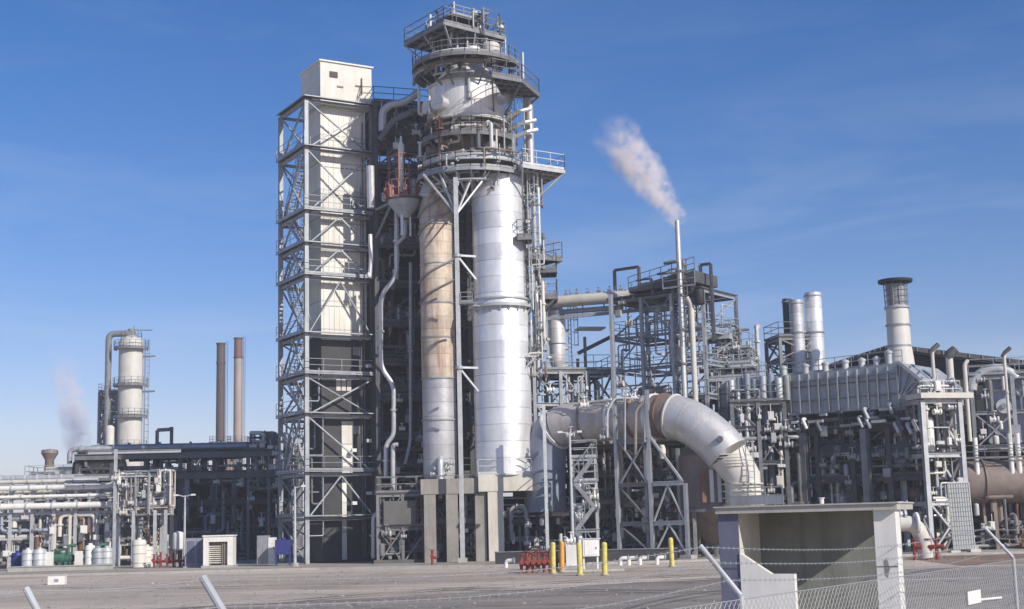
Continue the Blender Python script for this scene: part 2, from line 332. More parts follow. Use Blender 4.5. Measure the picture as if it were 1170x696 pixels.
def valve(mb, x, y, z, s=.3):
    mb.tube([(x-s*.7, y, z), (x-s*.45, y, z)], s*.55, 10); mb.tube([(x+s*.45, y, z), (x+s*.7, y, z)], s*.55, 10)
    mb.tube([(x-s*.45, y, z), (x, y, z), (x+s*.45, y, z)], [s*.3, s*.45, s*.3], 10)
    mb.tube([(x, y, z), (x, y, z+s*1.4)], s*.13, 8)
    mb.ring((x, y, z+s*1.3), s*.4, s*.5, 0, s*.1, 14); mb.beam((x-s*.45, y, z+s*1.35), (x+s*.45, y, z+s*1.35), s*.08)
    return mb
def floodlight(root, p, d=(0, -1), s=.35):
    x, y, z = p; mb = MB(); mb.beam((x, y, z), (x+d[0]*.35, y+d[1]*.35, z+.12), .05)
    mb.cbox((x+d[0]*.5, y+d[1]*.5, z), (s, s*.8, s*.7)); mb.build('floodlight', 'light_glass', root)
def clutter(root, rg, la, lb, z0, z1, n, mats, rr=(.05, .2), bias=1.6, seg=(2, 5), off=(0, 0)):
    """orthogonal pipe runs with bends, flanges and valves inside la x lb x (z0..z1)"""
    for k in range(n):
        p = [rg.uniform(.1, la-.1), lb*rg.random()**bias, rg.uniform(z0, z1)]; pts = [tuple(p)]; last = -1
        for i in range(rg.randint(*seg)):
            ax = rg.choice([a for a in (0, 1, 2, 2) if a != last]); last = ax
            lo, hi = ((.1, la-.1), (.1, lb-.1), (z0, z1))[ax]
            step = rg.uniform(.8, 4.5 if ax != 1 else 2.5)*rg.choice((-1, 1)); q = min(hi, max(lo, p[ax]+step))
            if abs(q-p[ax]) < .5: q = min(hi, max(lo, p[ax]-step))
            if abs(q-p[ax]) < .3: continue
            p[ax] = q; pts.append(tuple(p))
        if len(pts) < 2: continue
        pts = [(a+off[0], b+off[1], c) for a, b, c in pts]
        r = rg.uniform(*rr)*(.6+.8*rg.random()**2); mb = MB(); mb.tube(pts, r, 8, bend=r*3)
        for t in range(1, len(pts)-1):
            if rg.random() < .7:
                a, b = Vector(pts[t]), Vector(pts[t+1]); d = (b-a).normalized(); c = a+(b-a)*rg.uniform(.35, .65)
                mb.tube([c-d*.06, c+d*.06], r*1.65, 10)
        mb.build('pipe', rg.choice(mats) if rg.random() < .86 else rg.choice(('rust', 'brown_clad', 'cream_paint', 'steel_blue', 'galv_light')), root)
def vboxes(root, rg, la, lb, z0, z1, n, mats=('white', 'galv_light', 'cream_paint')):
    for k in range(n):
        x, z = rg.uniform(.2, la-.4), rg.uniform(z0, z1); y = rg.choice([-.18, -.18, rg.uniform(0, lb*.4)])
        wd, h = rg.uniform(.2, .55), rg.uniform(.2, .75); t = rg.random()
        mb = MB()
        if t < .45: mb.cbox((x, y, z), (wd, .16, h)); mb.cbox((x, y-.1, z), (wd*.8, .03, h*.8)); mb.tube([(x, y, z+h/2-.02), (x, y, z+h/2+.5)], .025, 6); nm = 'junction_box'
        elif t < .8: valve(mb, x, y, z, rg.uniform(.25, .45)); nm = 'valve'
        else: mb.lathe(vprof(wd*.45, z, z+h*1.4, .1, .12), (x, y+.2, 0), 14); nm = 'small_drum'
        mb.build(nm, rg.choice(mats), root)
def hvessel(root, p, L_, r, m, name='heat_exchanger', z0=0):
    x, y, z = p; mb = MB(); k = len(mb.v)
    prof = vprof(r, 0, L_, r*.45, r*.45); n = 22; vs = []
    for rr_, zz in prof:
        for j in range(n): a = 2*math.pi*j/n; vs.append((x+zz, y+rr_*math.cos(a), z+rr_*math.sin(a)))
    mb.add(vs, [(i*n+j, i*n+(j+1) % n, (i+1)*n+(j+1) % n, (i+1)*n+j) for i in range(len(prof)-1) for j in range(n)])
    for f in (.15, .85): mb.tube([(x+L_*f-.06, y, z), (x+L_*f+.06, y, z)], r*1.07, n)
    for f in (.25, .6): mb.tube([(x+L_*f, y, z+r*.9), (x+L_*f, y, z+r*1.45)], r*.2, 10); mb.tube([(x+L_*f, y, z+r*1.45), (x+L_*f, y, z+r*1.53)], r*.32, 10)
    for f in (.2, .8): mb.box(x+L_*f-.12, y-r*.7, z0, x+L_*f+.12, y+r*.7, z-r*.6)
    return mb.build(name, m, root)

# ------------------------------------------------------------------ ground
def sheet(name, pts, z, m, kind='structure'):
    o = MB().add([(p[0], p[1], z) for p in pts], [tuple(range(len(pts)))]).build(name, m, None, False); o['kind'] = kind; return o
sheet('ground', [(-2500, -200), (2500, -200), (2500, 2500), (-2500, 2500)], 0, 'sand')
hz_m = bpy.data.materials.new('haze'); hz_m.use_nodes = True; hz_m.node_tree.nodes.clear()
_o = hz_m.node_tree.nodes.new('ShaderNodeOutputMaterial'); _v = hz_m.node_tree.nodes.new('ShaderNodeVolumePrincipled'); _v.inputs['Color'].default_value = (.86, .92, 1, 1); _v.inputs['Density'].default_value = .0005
hz_m.node_tree.links.new(_v.outputs[0], _o.inputs['Volume']); MB().box(-2600, -260, -1, 2600, 2600, 45).build('haze', hz_m, None, False)['kind'] = 'stuff'
sheet('plant_pavement', [(-70, 88), (-12, 86.5), (2, 83), (22, 84), (70, 84), (90, 170), (-120, 230)], .004, 'pad')
sheet('road', [(-60, 34), (-20, 45), (-8, 50), (0, 55), (8, 61), (20, 66), (80, 67), (80, 20), (10, 24), (-4, 30), (-14, 36), (-60, 26)], .008, 'asphalt')
sheet('earth_strip', [(21, 68), (80, 70), (80, 84), (22, 83.5)], .008, 'earth')
def kerb(pts, label):
    mb = MB()
    for a, b in zip(pts[:-1], pts[1:]): mb.beam((a[0], a[1], .07), (b[0], b[1], .07), .35, .14)
    o = mb.build('kerb', 'concrete'); o['kind'] = 'structure'
kerb([(-70, 88), (-12, 86.5), (2, 83)], '')
kerb([(4, 83.2), (13.5, 83.8)], ''); kerb([(22, 84), (70, 84)], '')
# painted dashes on the road
for (px, py, ln, wd, an, lab) in ((768, 664, 3.2, .35, 12, 'worn white dash painted on the road before the yellow bollards'), (1072, 662, 3.6, .35, 8, 'worn white dash painted on the road right of the shelter')):
    g = G(px, py); t = bpy.data.objects
    o = MB().add([(-ln/2, -wd/2, 0), (ln/2, -wd/2, 0), (ln/2, wd/2, 0), (-ln/2, wd/2, 0)], [(0, 1, 2, 3)]).build('road_marking', 'mark', None, False)
    o.location = (g.x, g.y, .013); o.rotation_euler[2] = R(an); o['kind'] = 'structure'

# ------------------------------------------------------------------ 1. lattice tower with the shaft
rg = random.Random(4)
A30 = R(30)
f = LF(W(350, 400, 100).x, 100, A30)
zs = [0]+[Zh(350, y, 100) for y in (593, 542, 475, 430, 383, 317, 280, 243, 170, 114)]
la, lb = 5.3, 5.2
lt = thing('lattice_tower', 'tall grey steel lattice tower standing around the cream shaft', 'steel tower', f.x, f.y, 0, A30)
steel(lt, la, lb, 1, 1, zs, 'galv', .3, .22, .13, front=['', 'A', '\\', 'X', '', 'A', 'A', 'A', 'X', 'X'], left=['X', 'X', 'K', 'X', 'K', 'X', 'K', 'K', 'X', 'X'], right=['X', 'A', 'X'], back=['X', 'A'], decks=(), rails=())
for i, z in enumerate(zs[1:]):
    # narrow inspection ledges that ring the shaft
    mb = MB(); mb.box(-.3, -.5, z+.22, la+.1, .1, z+.25); mb.box(-.3, .1, z+.22, .6, lb+.2, z+.26); mb.build('ledge', 'deck', lt)
    MB().beam((-.3, -.5, z+.2), (la+.1, -.5, z+.2), .05, .08).build('ledge_edge', 'galv', lt)
    MB().beam((-.3, -.5, z+.2), (-.3, lb+.2, z+.2), .05, .08).build('ledge_edge', 'galv', lt)
    if i == len(zs)-2: continue
    if i % 2: MB().rail([(-.3, -.47, z+.26), (la+.1, -.47, z+.26)], 1.0, t=.035).build('railing', 'galv', lt)
    MB().rail([(-.3, -.47, z+.26), (-.3, lb+.15, z+.26)], 1.0, t=.035).build('railing', 'galv', lt)
for i in range(2, 9):
    z0, z1 = zs[i]+.26, zs[i+1]+.26
    s0, s1 = (.9, 4.2) if i % 2 else (4.2, .9)
    MB().stair((.35, s0, z0), (.35, s1, z1), .7).build('stair', 'galv', lt)
MB().ladder(la+.3, .8, 0, zs[-1], 0, True).build('ladder', 'galv', lt)
clutter(lt, rg, 1.4, lb, 1, 14, 12, ['steel_mid', 'galv'], (.05, .12))
# shaft
sh = thing('shaft_building', 'tall narrow cream clad shaft inside the lattice tower with a box head on top', 'tower', f.x, f.y, 0, A30)
ztop = Zh(367, 120, 101.4); zb2 = Zh(367, 382, 101.4)
a0, b0, a1, b1 = 1.46, .75, 5.1, 4.1
MB().box(a0, b0, zb2, a1, b1, ztop).build('shaft_cladding', 'cream', sh)
MB().box(a0, b0, 0, a1, b1, zb2-.004).build('shaded_cladding', 'siding', sh)['label'] = 'lower stretch of the shaft, its shade put into the dark grey'  # shade over the lower shaft is carried by this dark material
zc = Zh(368, 110, 101); zt = Zh(368, 69, 101)
MB().box(a0-.1, b0-.25, ztop+.01, a1+.45, b1+.35, zt).build('head_box', 'cream_paint', sh)
MB().box(a0-.22, b0-.37, zt+.004, a1+.57, b1+.47, zt+.12).build('head_roof', 'cream', sh)
mb = MB(); mb.box(2.1, b0-.31, zt-1.15, 2.75, b0-.252, zt-.7); mb.build('sign', 'steel_dark', sh)
mb = MB(); mb.box(2.17, b0-.33, zt-.9, 2.68, b0-.311, zt-.86); mb.box(2.17, b0-.33, zt-1.03, 2.68, b0-.311, zt-.98); mb.build('sign_lines', 'red', sh)
for (x0, dz) in ((2.7, 1.75), (4.2, 1.5)): MB().box(x0, b0-.3, zt-dz-.12, x0+.5, b0-.252, zt-dz).build('vent_slot', 'steel_mid', sh)
MB().tube([(4.7, b0-.35, zt-.9), (4.7, b0-.35, zt-2.2)], .05, 6).build('conduit', 'rust', sh)
# windows of the lower shaft; cream panels carry its sunlit strip as colour
for z0, z1, x0, x1 in ((Zh(385, 445, 101), Zh(385, 430, 101), 2.6, 3.9),):
    for k in range(3): MB().box(x0+k*.42, b0-.05, z0, x0+k*.42+.34, b0-.004, z1).build('window', 'cream_paint', sh)
MB().box(3.0, b0-.06, Zh(390, 540, 101), 3.9, b0-.004, Zh(390, 480, 101)).build('sunlit_strip', 'cream', sh)
MB().box(3.0, b0-.06, .2, 3.35, b0-.004, Zh(390, 545, 101)).build('sunlit_strip', 'cream', sh)
for z in [zb2+i*2.1 for i in range(1, 8)]: MB().box(a0-.02, b0-.03, z, a1+.02, b0-.003, z+.07).build('cladding_joint', 'galv', sh)
mb = MB(); x = a0+.2
while x < a1-.1: mb.box(x, b0-.035, zb2+.1, x+.05, b0-.001, ztop-.02); x += .42
mb.build('sheet_ribs', 'cream', sh)
mb = MB(); mb.tube([(4.8, b0-.12, .3), (4.8, b0-.12, ztop-1)], .05, 6); mb.tube([(4.6, b0-.1, .3), (4.6, b0-.1, ztop-6)], .03, 6); mb.build('cable_duct', 'steel_mid', sh)
for z in (9.2, 15.0, 20.6, 26.1): MB().box(3.9, b0-.22, z, 4.35, b0-.04, z+.6).build('junction_box', 'galv', sh)
for z in (8, 13.5, 4.2): floodlight(sh, (3.7, b0-.1, z)); floodlight(sh, (4.9, b0-.1, z+.7))

# ------------------------------------------------------------------ 2. shaded process frame between shaft and vessels
rg = random.Random(11)
fb = LF(W(431, 400, 102).x, 102, R(18))
zsb = [0]+[Zh(440, y, 102) for y in (592, 545, 500, 455, 415, 370, 325, 280, 235, 190, 150, 118)]
pf = thing('process_frame', 'tall dark steel frame packed with pipes between the shaft tower and the silver vessels', 'steel frame', fb.x, fb.y, 0, fb.ang)
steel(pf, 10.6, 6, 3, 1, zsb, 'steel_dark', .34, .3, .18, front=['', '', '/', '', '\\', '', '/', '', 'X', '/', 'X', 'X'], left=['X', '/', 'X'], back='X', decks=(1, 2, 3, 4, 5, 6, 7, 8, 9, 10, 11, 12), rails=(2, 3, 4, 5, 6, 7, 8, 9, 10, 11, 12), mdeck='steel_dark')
clutter(pf, rg, 4.4, 4, .5, zsb[-1], 62, ['steel_mid', 'steel_dark', 'galv', 'steel_dark', 'brown_clad'], (.06, .2))
clutter(pf, rg, 10.4, 4, zsb[9], zsb[-1], 22, ['steel_mid', 'galv', 'steel_dark', 'galv_light'], (.07, .22))
vboxes(pf, rg, 4.0, 4, 2, zsb[-1], 40, ('galv', 'steel_mid', 'white', 'galv_light'))
MB().box(-.1, 5.2, .1, 10.8, 5.4, zsb[10]).build('back_wall', 'siding', pf)  # dark sheets added behind and beside the frame to make it dark
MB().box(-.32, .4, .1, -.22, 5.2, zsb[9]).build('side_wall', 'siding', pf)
for k, (x, z, L_, r_) in enumerate(((1, zsb[2]+1.0, 3, .5), (.6, zsb[4]+.95, 3, .45), (1.1, zsb[6]+.9, 2.6, .5), (.8, zsb[8]+.95, 2.8, .5), (.6, zsb[11]+1.1, 3.2, .6), (4.3, zsb[11]+1.1, 3, .6))):
    hvessel(pf, (x, 2, z), L_, r_, 'alu_dull' if k > 2 else 'steel_mid', z0=z-r_-.3)
# long light downcomer with jogs (photo points)
def facepipe(name, pts, D, r, m, parent=None, fl=True, label=None):
    P = [W(x, y, D) for x, y in pts]; mb = MB(); mb.tube(P, r, 10, bend=r*4)
    if fl:
        for a, b in zip(P[:-1], P[1:]):
            if (b-a).length > 2: d = (b-a).normalized(); c = (a+b)/2; mb.tube([c-d*.07, c+d*.07], r*1.6, 10)
    if parent:
        mw = Matrix.Translation(parent.location) @ Matrix.Rotation(parent.rotation_euler[2], 4, 'Z'); inv = mw.inverted()
        mb.v = [tuple(inv @ Vector(v)) for v in mb.v]
    return mb.build(name, m, parent)
facepipe('pipe', [(453, 236), (453, 316), (435, 338), (435, 420), (450, 440), (450, 497), (441, 508), (441, 545)], 100.8, .17, 'alu_pipe', pf)
facepipe('pipe', [(463, 236), (463, 270), (452, 280)], 100.6, .14, 'alu_pipe', pf)
facepipe('pipe', [(449, 640), (449, 508), (455, 508)], 100.2, .16, 'alu_pipe', pf)
facepipe('pipe', [(427, 638), (427, 586), (447, 586)], 99.0, .18, 'alu_pipe', pf)
facepipe('pipe', [(469, 300), (469, 505), (463, 530)], 100.8, .12, 'galv', pf)
facepipe('pipe', [(423, 190), (424, 238)], 100.4, .3, 'alu_pipe', pf, False)
facepipe('pipe', [(421, 312), (422, 318), (424, 300), (423, 268)], 100.4, .16, 'alu_pipe', pf, False)
# curved crossover near the head of the frame
facepipe('overhead_pipe', [(437, 150), (437, 128), (445, 120), (462, 117), (478, 106)], 101.5, .3, 'alu_pipe', pf)
facepipe('overhead_pipe', [(434, 160), (448, 138), (492, 118)], 101.2, .22, 'steel_mid', pf)
# rusty red balcony with a small candle vessel
px0 = W(461, 200, 99); bal = thing('balcony_platform', 'rusty red railed balcony with a white candle shaped vessel left of the upper tower', 'platform', px0.x, 99.6, 0, A30)
zb = Zh(461, 228, 99)
mb = MB(); mb.lathe([(.3, -1.3), (1.15, -.25), (1.25, 0), (.01, .02)], (0, 0, zb), 16); mb.build('bowl_support', 'galv', bal)
mb = MB().ring((0, 0, zb), .3, 1.35, .02, .12, 16); mb.build('floor_deck', 'deck', bal)
oc = [(1.35*math.cos(R(22.5+45*i)), 1.35*math.sin(R(22.5+45*i)), zb+.1) for i in range(8)]
MB().rail(oc, 1.3, True, .6, .06).build('railing', 'red_frame', bal)
mb = MB()
for i in range(8): mb.beam(oc[i], (oc[i][0], oc[i][1], zb+1.0), .35, .02)
mb.build('kick_panel', 'red_frame', bal)
zt2 = Zh(453, 155, 99)
mb = MB()
for x, y in ((-.8, -.8), (.8, -.8), (.8, .8), (-.8, .8)): mb.beam((x, y, zb), (x, y, zb+3.4), .09)
for z in (zb+2.2, zb+3.4):
    for p, q in (((-.8, -.8), (.8, -.8)), ((.8, -.8), (.8, .8)), ((.8, .8), (-.8, .8)), ((-.8, .8), (-.8, -.8))): mb.beam((*p, z), (*q, z), .07)
mb.build('cage', 'red_frame', bal)
MB().lathe([(.001, zb+.5), (.16, zb+.6), (.16, zt2-1.5), (.24, zt2-1.3), (.24, zt2-.7), (.08, zt2-.4), (.07, zt2), (.001, zt2)], (-.35, -.3, 0), 14).build('candle_vessel', 'white', bal)
MB().lathe([(.001, zb+.3), (.3, zb+.4), (.3, zb+1.7), (.001, zb+1.9)], (.9, .1, 0), 14).build('drum', 'galv_light', bal)
MB().tube([(.35, -.2, zb-.4), (.35, -.2, zb-2.6)], .09, 8).build('drain_pipe', 'alu_pipe', bal)
MB().tube([(-.3, -.2, zb-.5), (-.3, -.2, zb-2.6)], .13, 8).build('drain_pipe', 'alu_pipe', bal)
mb = MB()
for s_ in (-1, 1): mb.beam((s_*.9, .6, zb-.1), (s_*.9, 3.0, zb-.1), .18); mb.beam((s_*.9, .2, zb-.1), (s_*.9, 3.0, zb-2.2), .14)
mb.build('bracket', 'galv', bal)

# ------------------------------------------------------------------ 3. vessels on the concrete table
rg = random.Random(21)
DT = 98.0
cx = W(573, 400, DT).x
tw = thing('reactor_tower', 'tallest silver tower with a wide platformed head over a bright cylindrical vessel', 'tower', cx, DT, 0)
TW = LF(cx, DT, 0)
zt0, zt1 = Zh(573, 538, DT-2), Zh(573, 205, DT)
r = 2.0
prof = [(r+.12, Zh(575, 543, 95.9)), (r+.12, Zh(575, 543, 95.9)+.15), (r, Zh(575, 543, 95.9)+.15), (r, Zh(573, 346, DT)), (r-.12, Zh(573, 342, DT)), (r-.12, zt1), (.01, zt1+.1)]
MB().lathe(prof, (0, 0, 0), 56).build('lower_vessel', 'alu', tw)
zr = Zh(573, 349, DT-2)
mb = MB().ring((0, 0, zr), r-.1, r+.28, 0, .22, 48); mb.ring((0, 0, zr+.55), r-.13, r+.12, 0, .12, 48)
for i in range(20): a = 2*math.pi*i/20; mb.beam((r*math.cos(a), r*math.sin(a), zr-.35), ((r+.26)*math.cos(a), (r+.26)*math.sin(a), zr), .07)
mb.build('stiffening_ring', 'galv_light', tw)
# upper vessel
ux = W(533, 110, DT).x-cx; uy = .8; uz0, uz1 = Zh(533, 131, 96), Zh(533, 84, 96)
UR = 2.75
MB().lathe([(.01, uz0-.1), (UR-.15, uz0-.05), (UR, uz0+.2), (UR, uz1-.4), (UR-.5, uz1+.3), (1.5, uz1+1.2), (.01, uz1+1.3)], (ux, uy, 0), 56).build('upper_vessel', 'alu_streak', tw)
mb = MB().ring((ux, uy, uz0), UR-.05, UR+.3, -.15, .08, 48); mb.ring((ux, uy, uz1), UR-.7, UR+.14, -.42, -.3, 48); mb.build('flange_ring', 'cream_paint', tw)
# transition between lower vessels and the upper vessel: stacked dark equipment rings
zm0 = Zh(540, 169, 93.7)
MB().lathe([(.01, zm0-.6), (2.5, zm0-.5), (2.9, zm0+.2), (2.35, zm0+.9), (2.2, uz0-1.0), (2.55, uz0-.2), (.01, uz0-.15)], (ux+.2, uy, 0), 48).build('waist_section', 'brown_clad', tw)
mb = MB().ring((ux+.3, uy, zm0), 2.4, 3.75, -.35, .05, 48); mb.build('platform_rim', 'galv_light', tw)
for k in range(7):       # short nozzle drums round the waist
    a = R(-160+k*27); c, s_ = math.cos(a), math.sin(a); z = zm0+rg.uniform(.8, 2.2)
    MB().tube([(ux+c*2.2, uy+s_*2.2, z), (ux+c*3.1, uy+s_*3.1, z)], rg.uniform(.2, .42), 12).build('nozzle', rg.choice(['galv', 'cream_paint', 'brown_clad', 'alu_dull']), tw)
def ring_platform(root, c, r0, r1, z, a0, a1, m='galv', n=None, deckm='deck', brk=True, h=1.1):
    n = n or max(6, int((a1-a0)/(2*math.pi)*24))
    MB().ring(c, r0, r1, z-.05, z, n, a0, a1).build('floor_deck', deckm, root)
    mb = MB(); pts = [(c[0]+r1*math.cos(a0+(a1-a0)*i/n), c[1]+r1*math.sin(a0+(a1-a0)*i/n), z) for i in range(n+1)]
    full = abs(a1-a0-2*math.pi) < 1e-3
    for a, b in zip(pts[:-1], pts[1:]): mb.beam((a[0], a[1], z-.14), (b[0], b[1], z-.14), .07, .26)
    if brk:
        for i in range(0, n+1, 2):
            a = a0+(a1-a0)*i/n; mb.beam((c[0]+r0*math.cos(a), c[1]+r0*math.sin(a), z-.12), (pts[i][0], pts[i][1], z-.12), .1, .16)
            mb.beam((c[0]+r0*math.cos(a), c[1]+r0*math.sin(a), z-(r1-r0)*.9-.1), (pts[i][0], pts[i][1], z-.2), .09)
    mb.build('deck_support', m, root)
    MB().rail(pts[:-1] if full else pts, h, full, 1.2).build('railing', m, root)
# big lower platform, seen from below, with beams
zp = Zh(540, 184, 93.5)
ring_platform(tw, (ux+.3, uy, 0), 2.3, 4.05, zp, 0, 2*math.pi, 'galv', 24)
mb = MB()
for i in range(24):
    a = 2*math.pi*i/24; mb.beam((ux+.3+1.4*math.cos(a), uy+1.4*math.sin(a), zp-1.5), (ux+.3+3.9*math.cos(a), uy+3.9*math.sin(a), zp-.3), .12)
mb.ring((ux+.3, uy, zp), 2.9, 3.1, -.75, -.6, 36); mb.build('raker_beam', 'galv_light', tw)
# right hand outrigger balconies: one wide (low), one near the head, two small ones
def balcony(root, x0, x1, y0, y1, z, m='galv', tip=None, strut=True, h=1.15):
    P = [(x0, y0, z), (x1, y0, z), (x1, y1, z), (x0, y1, z)]
    if tip: P = [(x0, y0, z), (tip[0], tip[1], z), (x0+.6, y1, z), (x0, y1, z)]
    mb = MB(); k = len(P); mb.add([(p[0], p[1], z-.06) for p in P]+P, [tuple(range(k))[::-1], tuple(range(k, 2*k))]+[(i, (i+1) % k, (i+1) % k+k, i+k) for i in range(k)]); mb.build('floor_deck', 'deck', root)
    mb = MB()
    for a, b in zip(P, P[1:]+P[:1]): mb.beam((a[0], a[1], z-.16), (b[0], b[1], z-.16), .1, .26)
    for t in (.25, .5, .75):
        a = Vector(P[0]).lerp(Vector(P[1]), t); b = Vector(P[3]).lerp(Vector(P[2]), t); mb.beam((a.x, a.y, z-.14), (b.x, b.y, z-.14), .08, .16)
    if strut:
        mb.beam((P[1][0]-.1, P[1][1], z-.25), (x0-.4, (y0+y1)/2, z-2.1), .13); mb.beam((P[2][0]-.1, P[2][1], z-.25), (x0-.4, (y0+y1)/2, z-2.1), .13)
    mb.build('deck_support', m, root); MB().rail(P, h, True, 1.0).build('railing', m, root)
def PZ(px, py, z):
    d = ray(px, py); t = (z-CAMH)/d.z; return (d.x*t-cx, d.y*t-DT)
def poly_deck(root, C, z, m='galv', rail=True, joists=5, brace=None):
    k = len(C); mb = MB(); mb.add([(x, y, z-.05) for x, y in C]+[(x, y, z) for x, y in C], [tuple(range(k))[::-1], tuple(range(k, 2*k))]+[(i, (i+1) % k, (i+1) % k+k, i+k) for i in range(k)]); mb.build('floor_deck', 'deck', root)
    mb = MB()
    for a, b in zip(C, C[1:]+C[:1]): mb.beam((*a, z-.15), (*b, z-.15), .1, .26)
    if k == 4:
        for j in range(1, joists):
            t = j/joists; a = Vector(C[0]).lerp(Vector(C[1]), t); b = Vector(C[3]).lerp(Vector(C[2]), t); mb.beam((a.x, a.y, z-.13), (b.x, b.y, z-.13), .09, .16)
            a = Vector(C[1]).lerp(Vector(C[2]), t); b = Vector(C[0]).lerp(Vector(C[3]), t); mb.beam((a.x, a.y, z-.22), (b.x, b.y, z-.22), .12, .2)
    if brace:
        for c in C: mb.beam((*c, z-.2), brace, .11)
    mb.build('deck_support', m, root)
    if rail: MB().rail([(*c, z) for c in C], 1.1, True, 1.1).build('railing', m, root)
zq1 = Zh(645, 194, 97.5)
CQ = [PZ(597, 187, zq1), PZ(645, 194, zq1), PZ(608, 214, zq1), PZ(575, 208, zq1)]; poly_deck(tw, CQ, zq1, 'galv_light', True, 6, (1.7, 0, zq1-3.0))
zq2 = Zh(615, 107, 98); CQ = [PZ(562, 84, zq2), PZ(596, 90, zq2), PZ(616, 107, zq2), PZ(576, 108, zq2)]; poly_deck(tw, CQ, zq2, 'steel_mid', True, 4, (ux+2.0, 1.5, zq2-2.5))
for px_, py_ in ((598, 128), (604, 141), (606, 152)):
    p_ = TW.w2l(W(px_, py_, 97)); MB().tube([(ux+2, .2, p_[2]-.5), (p_[0]-.2, -.6, p_[2]+.2), (p_[0]+.5, -.2, p_[2]+.45)], .16, 10).build('outrigger_pipe', 'alu_pipe', tw)
q3 = TW.w2l(W(607, 272, 97)); balcony(tw, 1.3, q3[0], -1.9, -.2, q3[2], 'steel_mid', strut=False)
q4 = TW.w2l(W(643, 290, 97)); balcony(tw, 2.1, 3.2, -.8, 2.2, q4[2], 'steel_mid', tip=(q4[0], .4))
q5 = TW.w2l(W(637, 335, 97)); balcony(tw, 2.3, q5[0], -.3, 1.8, q5[2]+1.9, 'steel_mid', strut=False); balcony(tw, 2.3, q5[0], -.3, 1.8, q5[2], 'steel_mid', strut=True)
# head platforms
zh1 = Zh(470, 77, 97.5)-.9; ring_platform(tw, (ux, uy-.8, 0), 1.9, 3.9, zh1+.9, R(60), R(350), 'steel_mid', 22, h=.9)
mb = MB(); mb.tube([(ux+3.7*math.cos(R(a)), uy+3.7*math.sin(R(a)), zh1+.55) for a in range(150, 300, 10)], .24, 12); mb.build('ring_header_pipe', 'brown_clad', tw)
mb = MB(); mb.tube([(ux+3.45*math.cos(R(a)), uy+3.45*math.sin(R(a)), zh1+1.35) for a in range(215, 285, 10)], .2, 12); mb.build('ring_header_pipe', 'white', tw)
zh2 = Zh(462, 49, 99)
MB().lathe([(.01, uz1+1.2), (1.5, uz1+1.2), (1.6, uz1+1.6), (1.6, zh2-.1), (1.2, zh2+.7), (.5, zh2+1.0), (.01, zh2+1.1)], (ux-.15, uy, 0), 32).build('neck', 'steel_mid', tw)
mb = MB()
for k in range(9): a = R(-170+k*22); mb.tube([(ux-.1+1.9*math.cos(a), uy+1.9*math.sin(a), zh1+1), (ux-.1+1.9*math.cos(a), uy+1.9*math.sin(a), zh2)], .09, 8)
mb.build('post', 'galv', tw)
MB().lathe(vprof(.62, zh1+.9, zh1+1.9, .2, .3), (ux+1.9, uy-2.6, 0), 20).build('drum', 'cream_paint', tw)
MB().lathe(vprof(.5, zh1+.6, zh1+1.5, .1, .2), (ux+.6, uy-3.2, 0), 16).build('drum', 'white', tw)
# square top canopy seen from underneath
zh2 = Zh(462, 49, 99)
C4 = [PZ(462, 49, zh2), PZ(507, 24, zh2), PZ(578, 42, zh2)]; C4.append((C4[0][0]+C4[2][0]-C4[1][0], C4[0][1]+C4[2][1]-C4[1][1]))
poly_deck(tw, C4, zh2, 'steel_mid', True, 6)
mb = MB()
for c in C4: mb.beam((*c, zh2-.2), (ux+(c[0]-ux)*.45, uy+(c[1]-uy)*.45, zh1+.9), .12)
for c in [((C4[a][0]+C4[b][0])/2, (C4[a][1]+C4[b][1])/2) for a, b in ((0, 1), (1, 2))]: mb.beam((*c, zh2-.2), (ux+(c[0]-ux)*.5, uy+(c[1]-uy)*.5, zh1+.9), .1)
mb.build('canopy_post', 'galv', tw)
z3 = zh2+1.0; mid_ = ((C4[0][0]+C4[2][0])/2, (C4[0][1]+C4[2][1])/2); C5 = [(mid_[0]+(c[0]-mid_[0])*.55+.3, mid_[1]+(c[1]-mid_[1])*.55-.4) for c in C4]
mb = MB(); mb.add([(x, y, z3) for x, y in C5]+[(x, y, z3+.07) for x, y in C5], [(3, 2, 1, 0), (4, 5, 6, 7)]+[(i, (i+1) % 4, (i+1) % 4+4, i+4) for i in range(4)])
for c in C5: mb.beam((*c, zh2), (*c, z3), .1)
mb.build('top_deck', 'deck', tw); MB().rail([(*c, z3+.07) for c in C5], 0.7, True, .9).build('railing', 'galv', tw)
clutter_root = thing; rgh = random.Random(5)
def ring_clutter(root, c, r0, r1, z0, z1, n, mats, rr=(.05, .16)):
    for k in range(n):
        a = R(rgh.uniform(-200, 20)); z = rgh.uniform(z0, z1); rad = rgh.uniform(r0, r1); pts = []
        P = lambda a, r_, z: (c[0]+r_*math.cos(a), c[1]+r_*math.sin(a), z)
        pts.append(P(a, rad, z))
        for i in range(rgh.randint(2, 4)):
            t = rgh.random()
            if t < .5: z = min(z1, max(z0, z+rgh.uniform(-2.5, 2.5)))
            elif t < .8:
                a2 = a+rgh.uniform(-.6, .6); pts += [P(a+(a2-a)*.5, rad, z)]; a = a2
            else: rad = min(r1, max(r0, rad+rgh.uniform(-1, 1)))
            pts.append(P(a, rad, z))
        pts = [p for i, p in enumerate(pts) if i == 0 or (Vector(p)-Vector(pts[i-1])).length > .15]
        if len(pts) < 2: continue
        r_ = rgh.uniform(*rr); mb = MB(); mb.tube(pts, r_, 8, bend=r_*2)
        p = Vector(pts[0]); d = (Vector(pts[1])-p).normalized(); mb.tube([p, p+d*.12], r_*1.8, 10); mb.build('pipe', rgh.choice(mats), root)
ring_clutter(tw, (ux, uy), 2.3, 3.6, zm0+.1, uz0, 40, ['galv', 'steel_mid', 'brown_clad', 'galv_light', 'rust', 'cream_paint', 'steel_dark'])
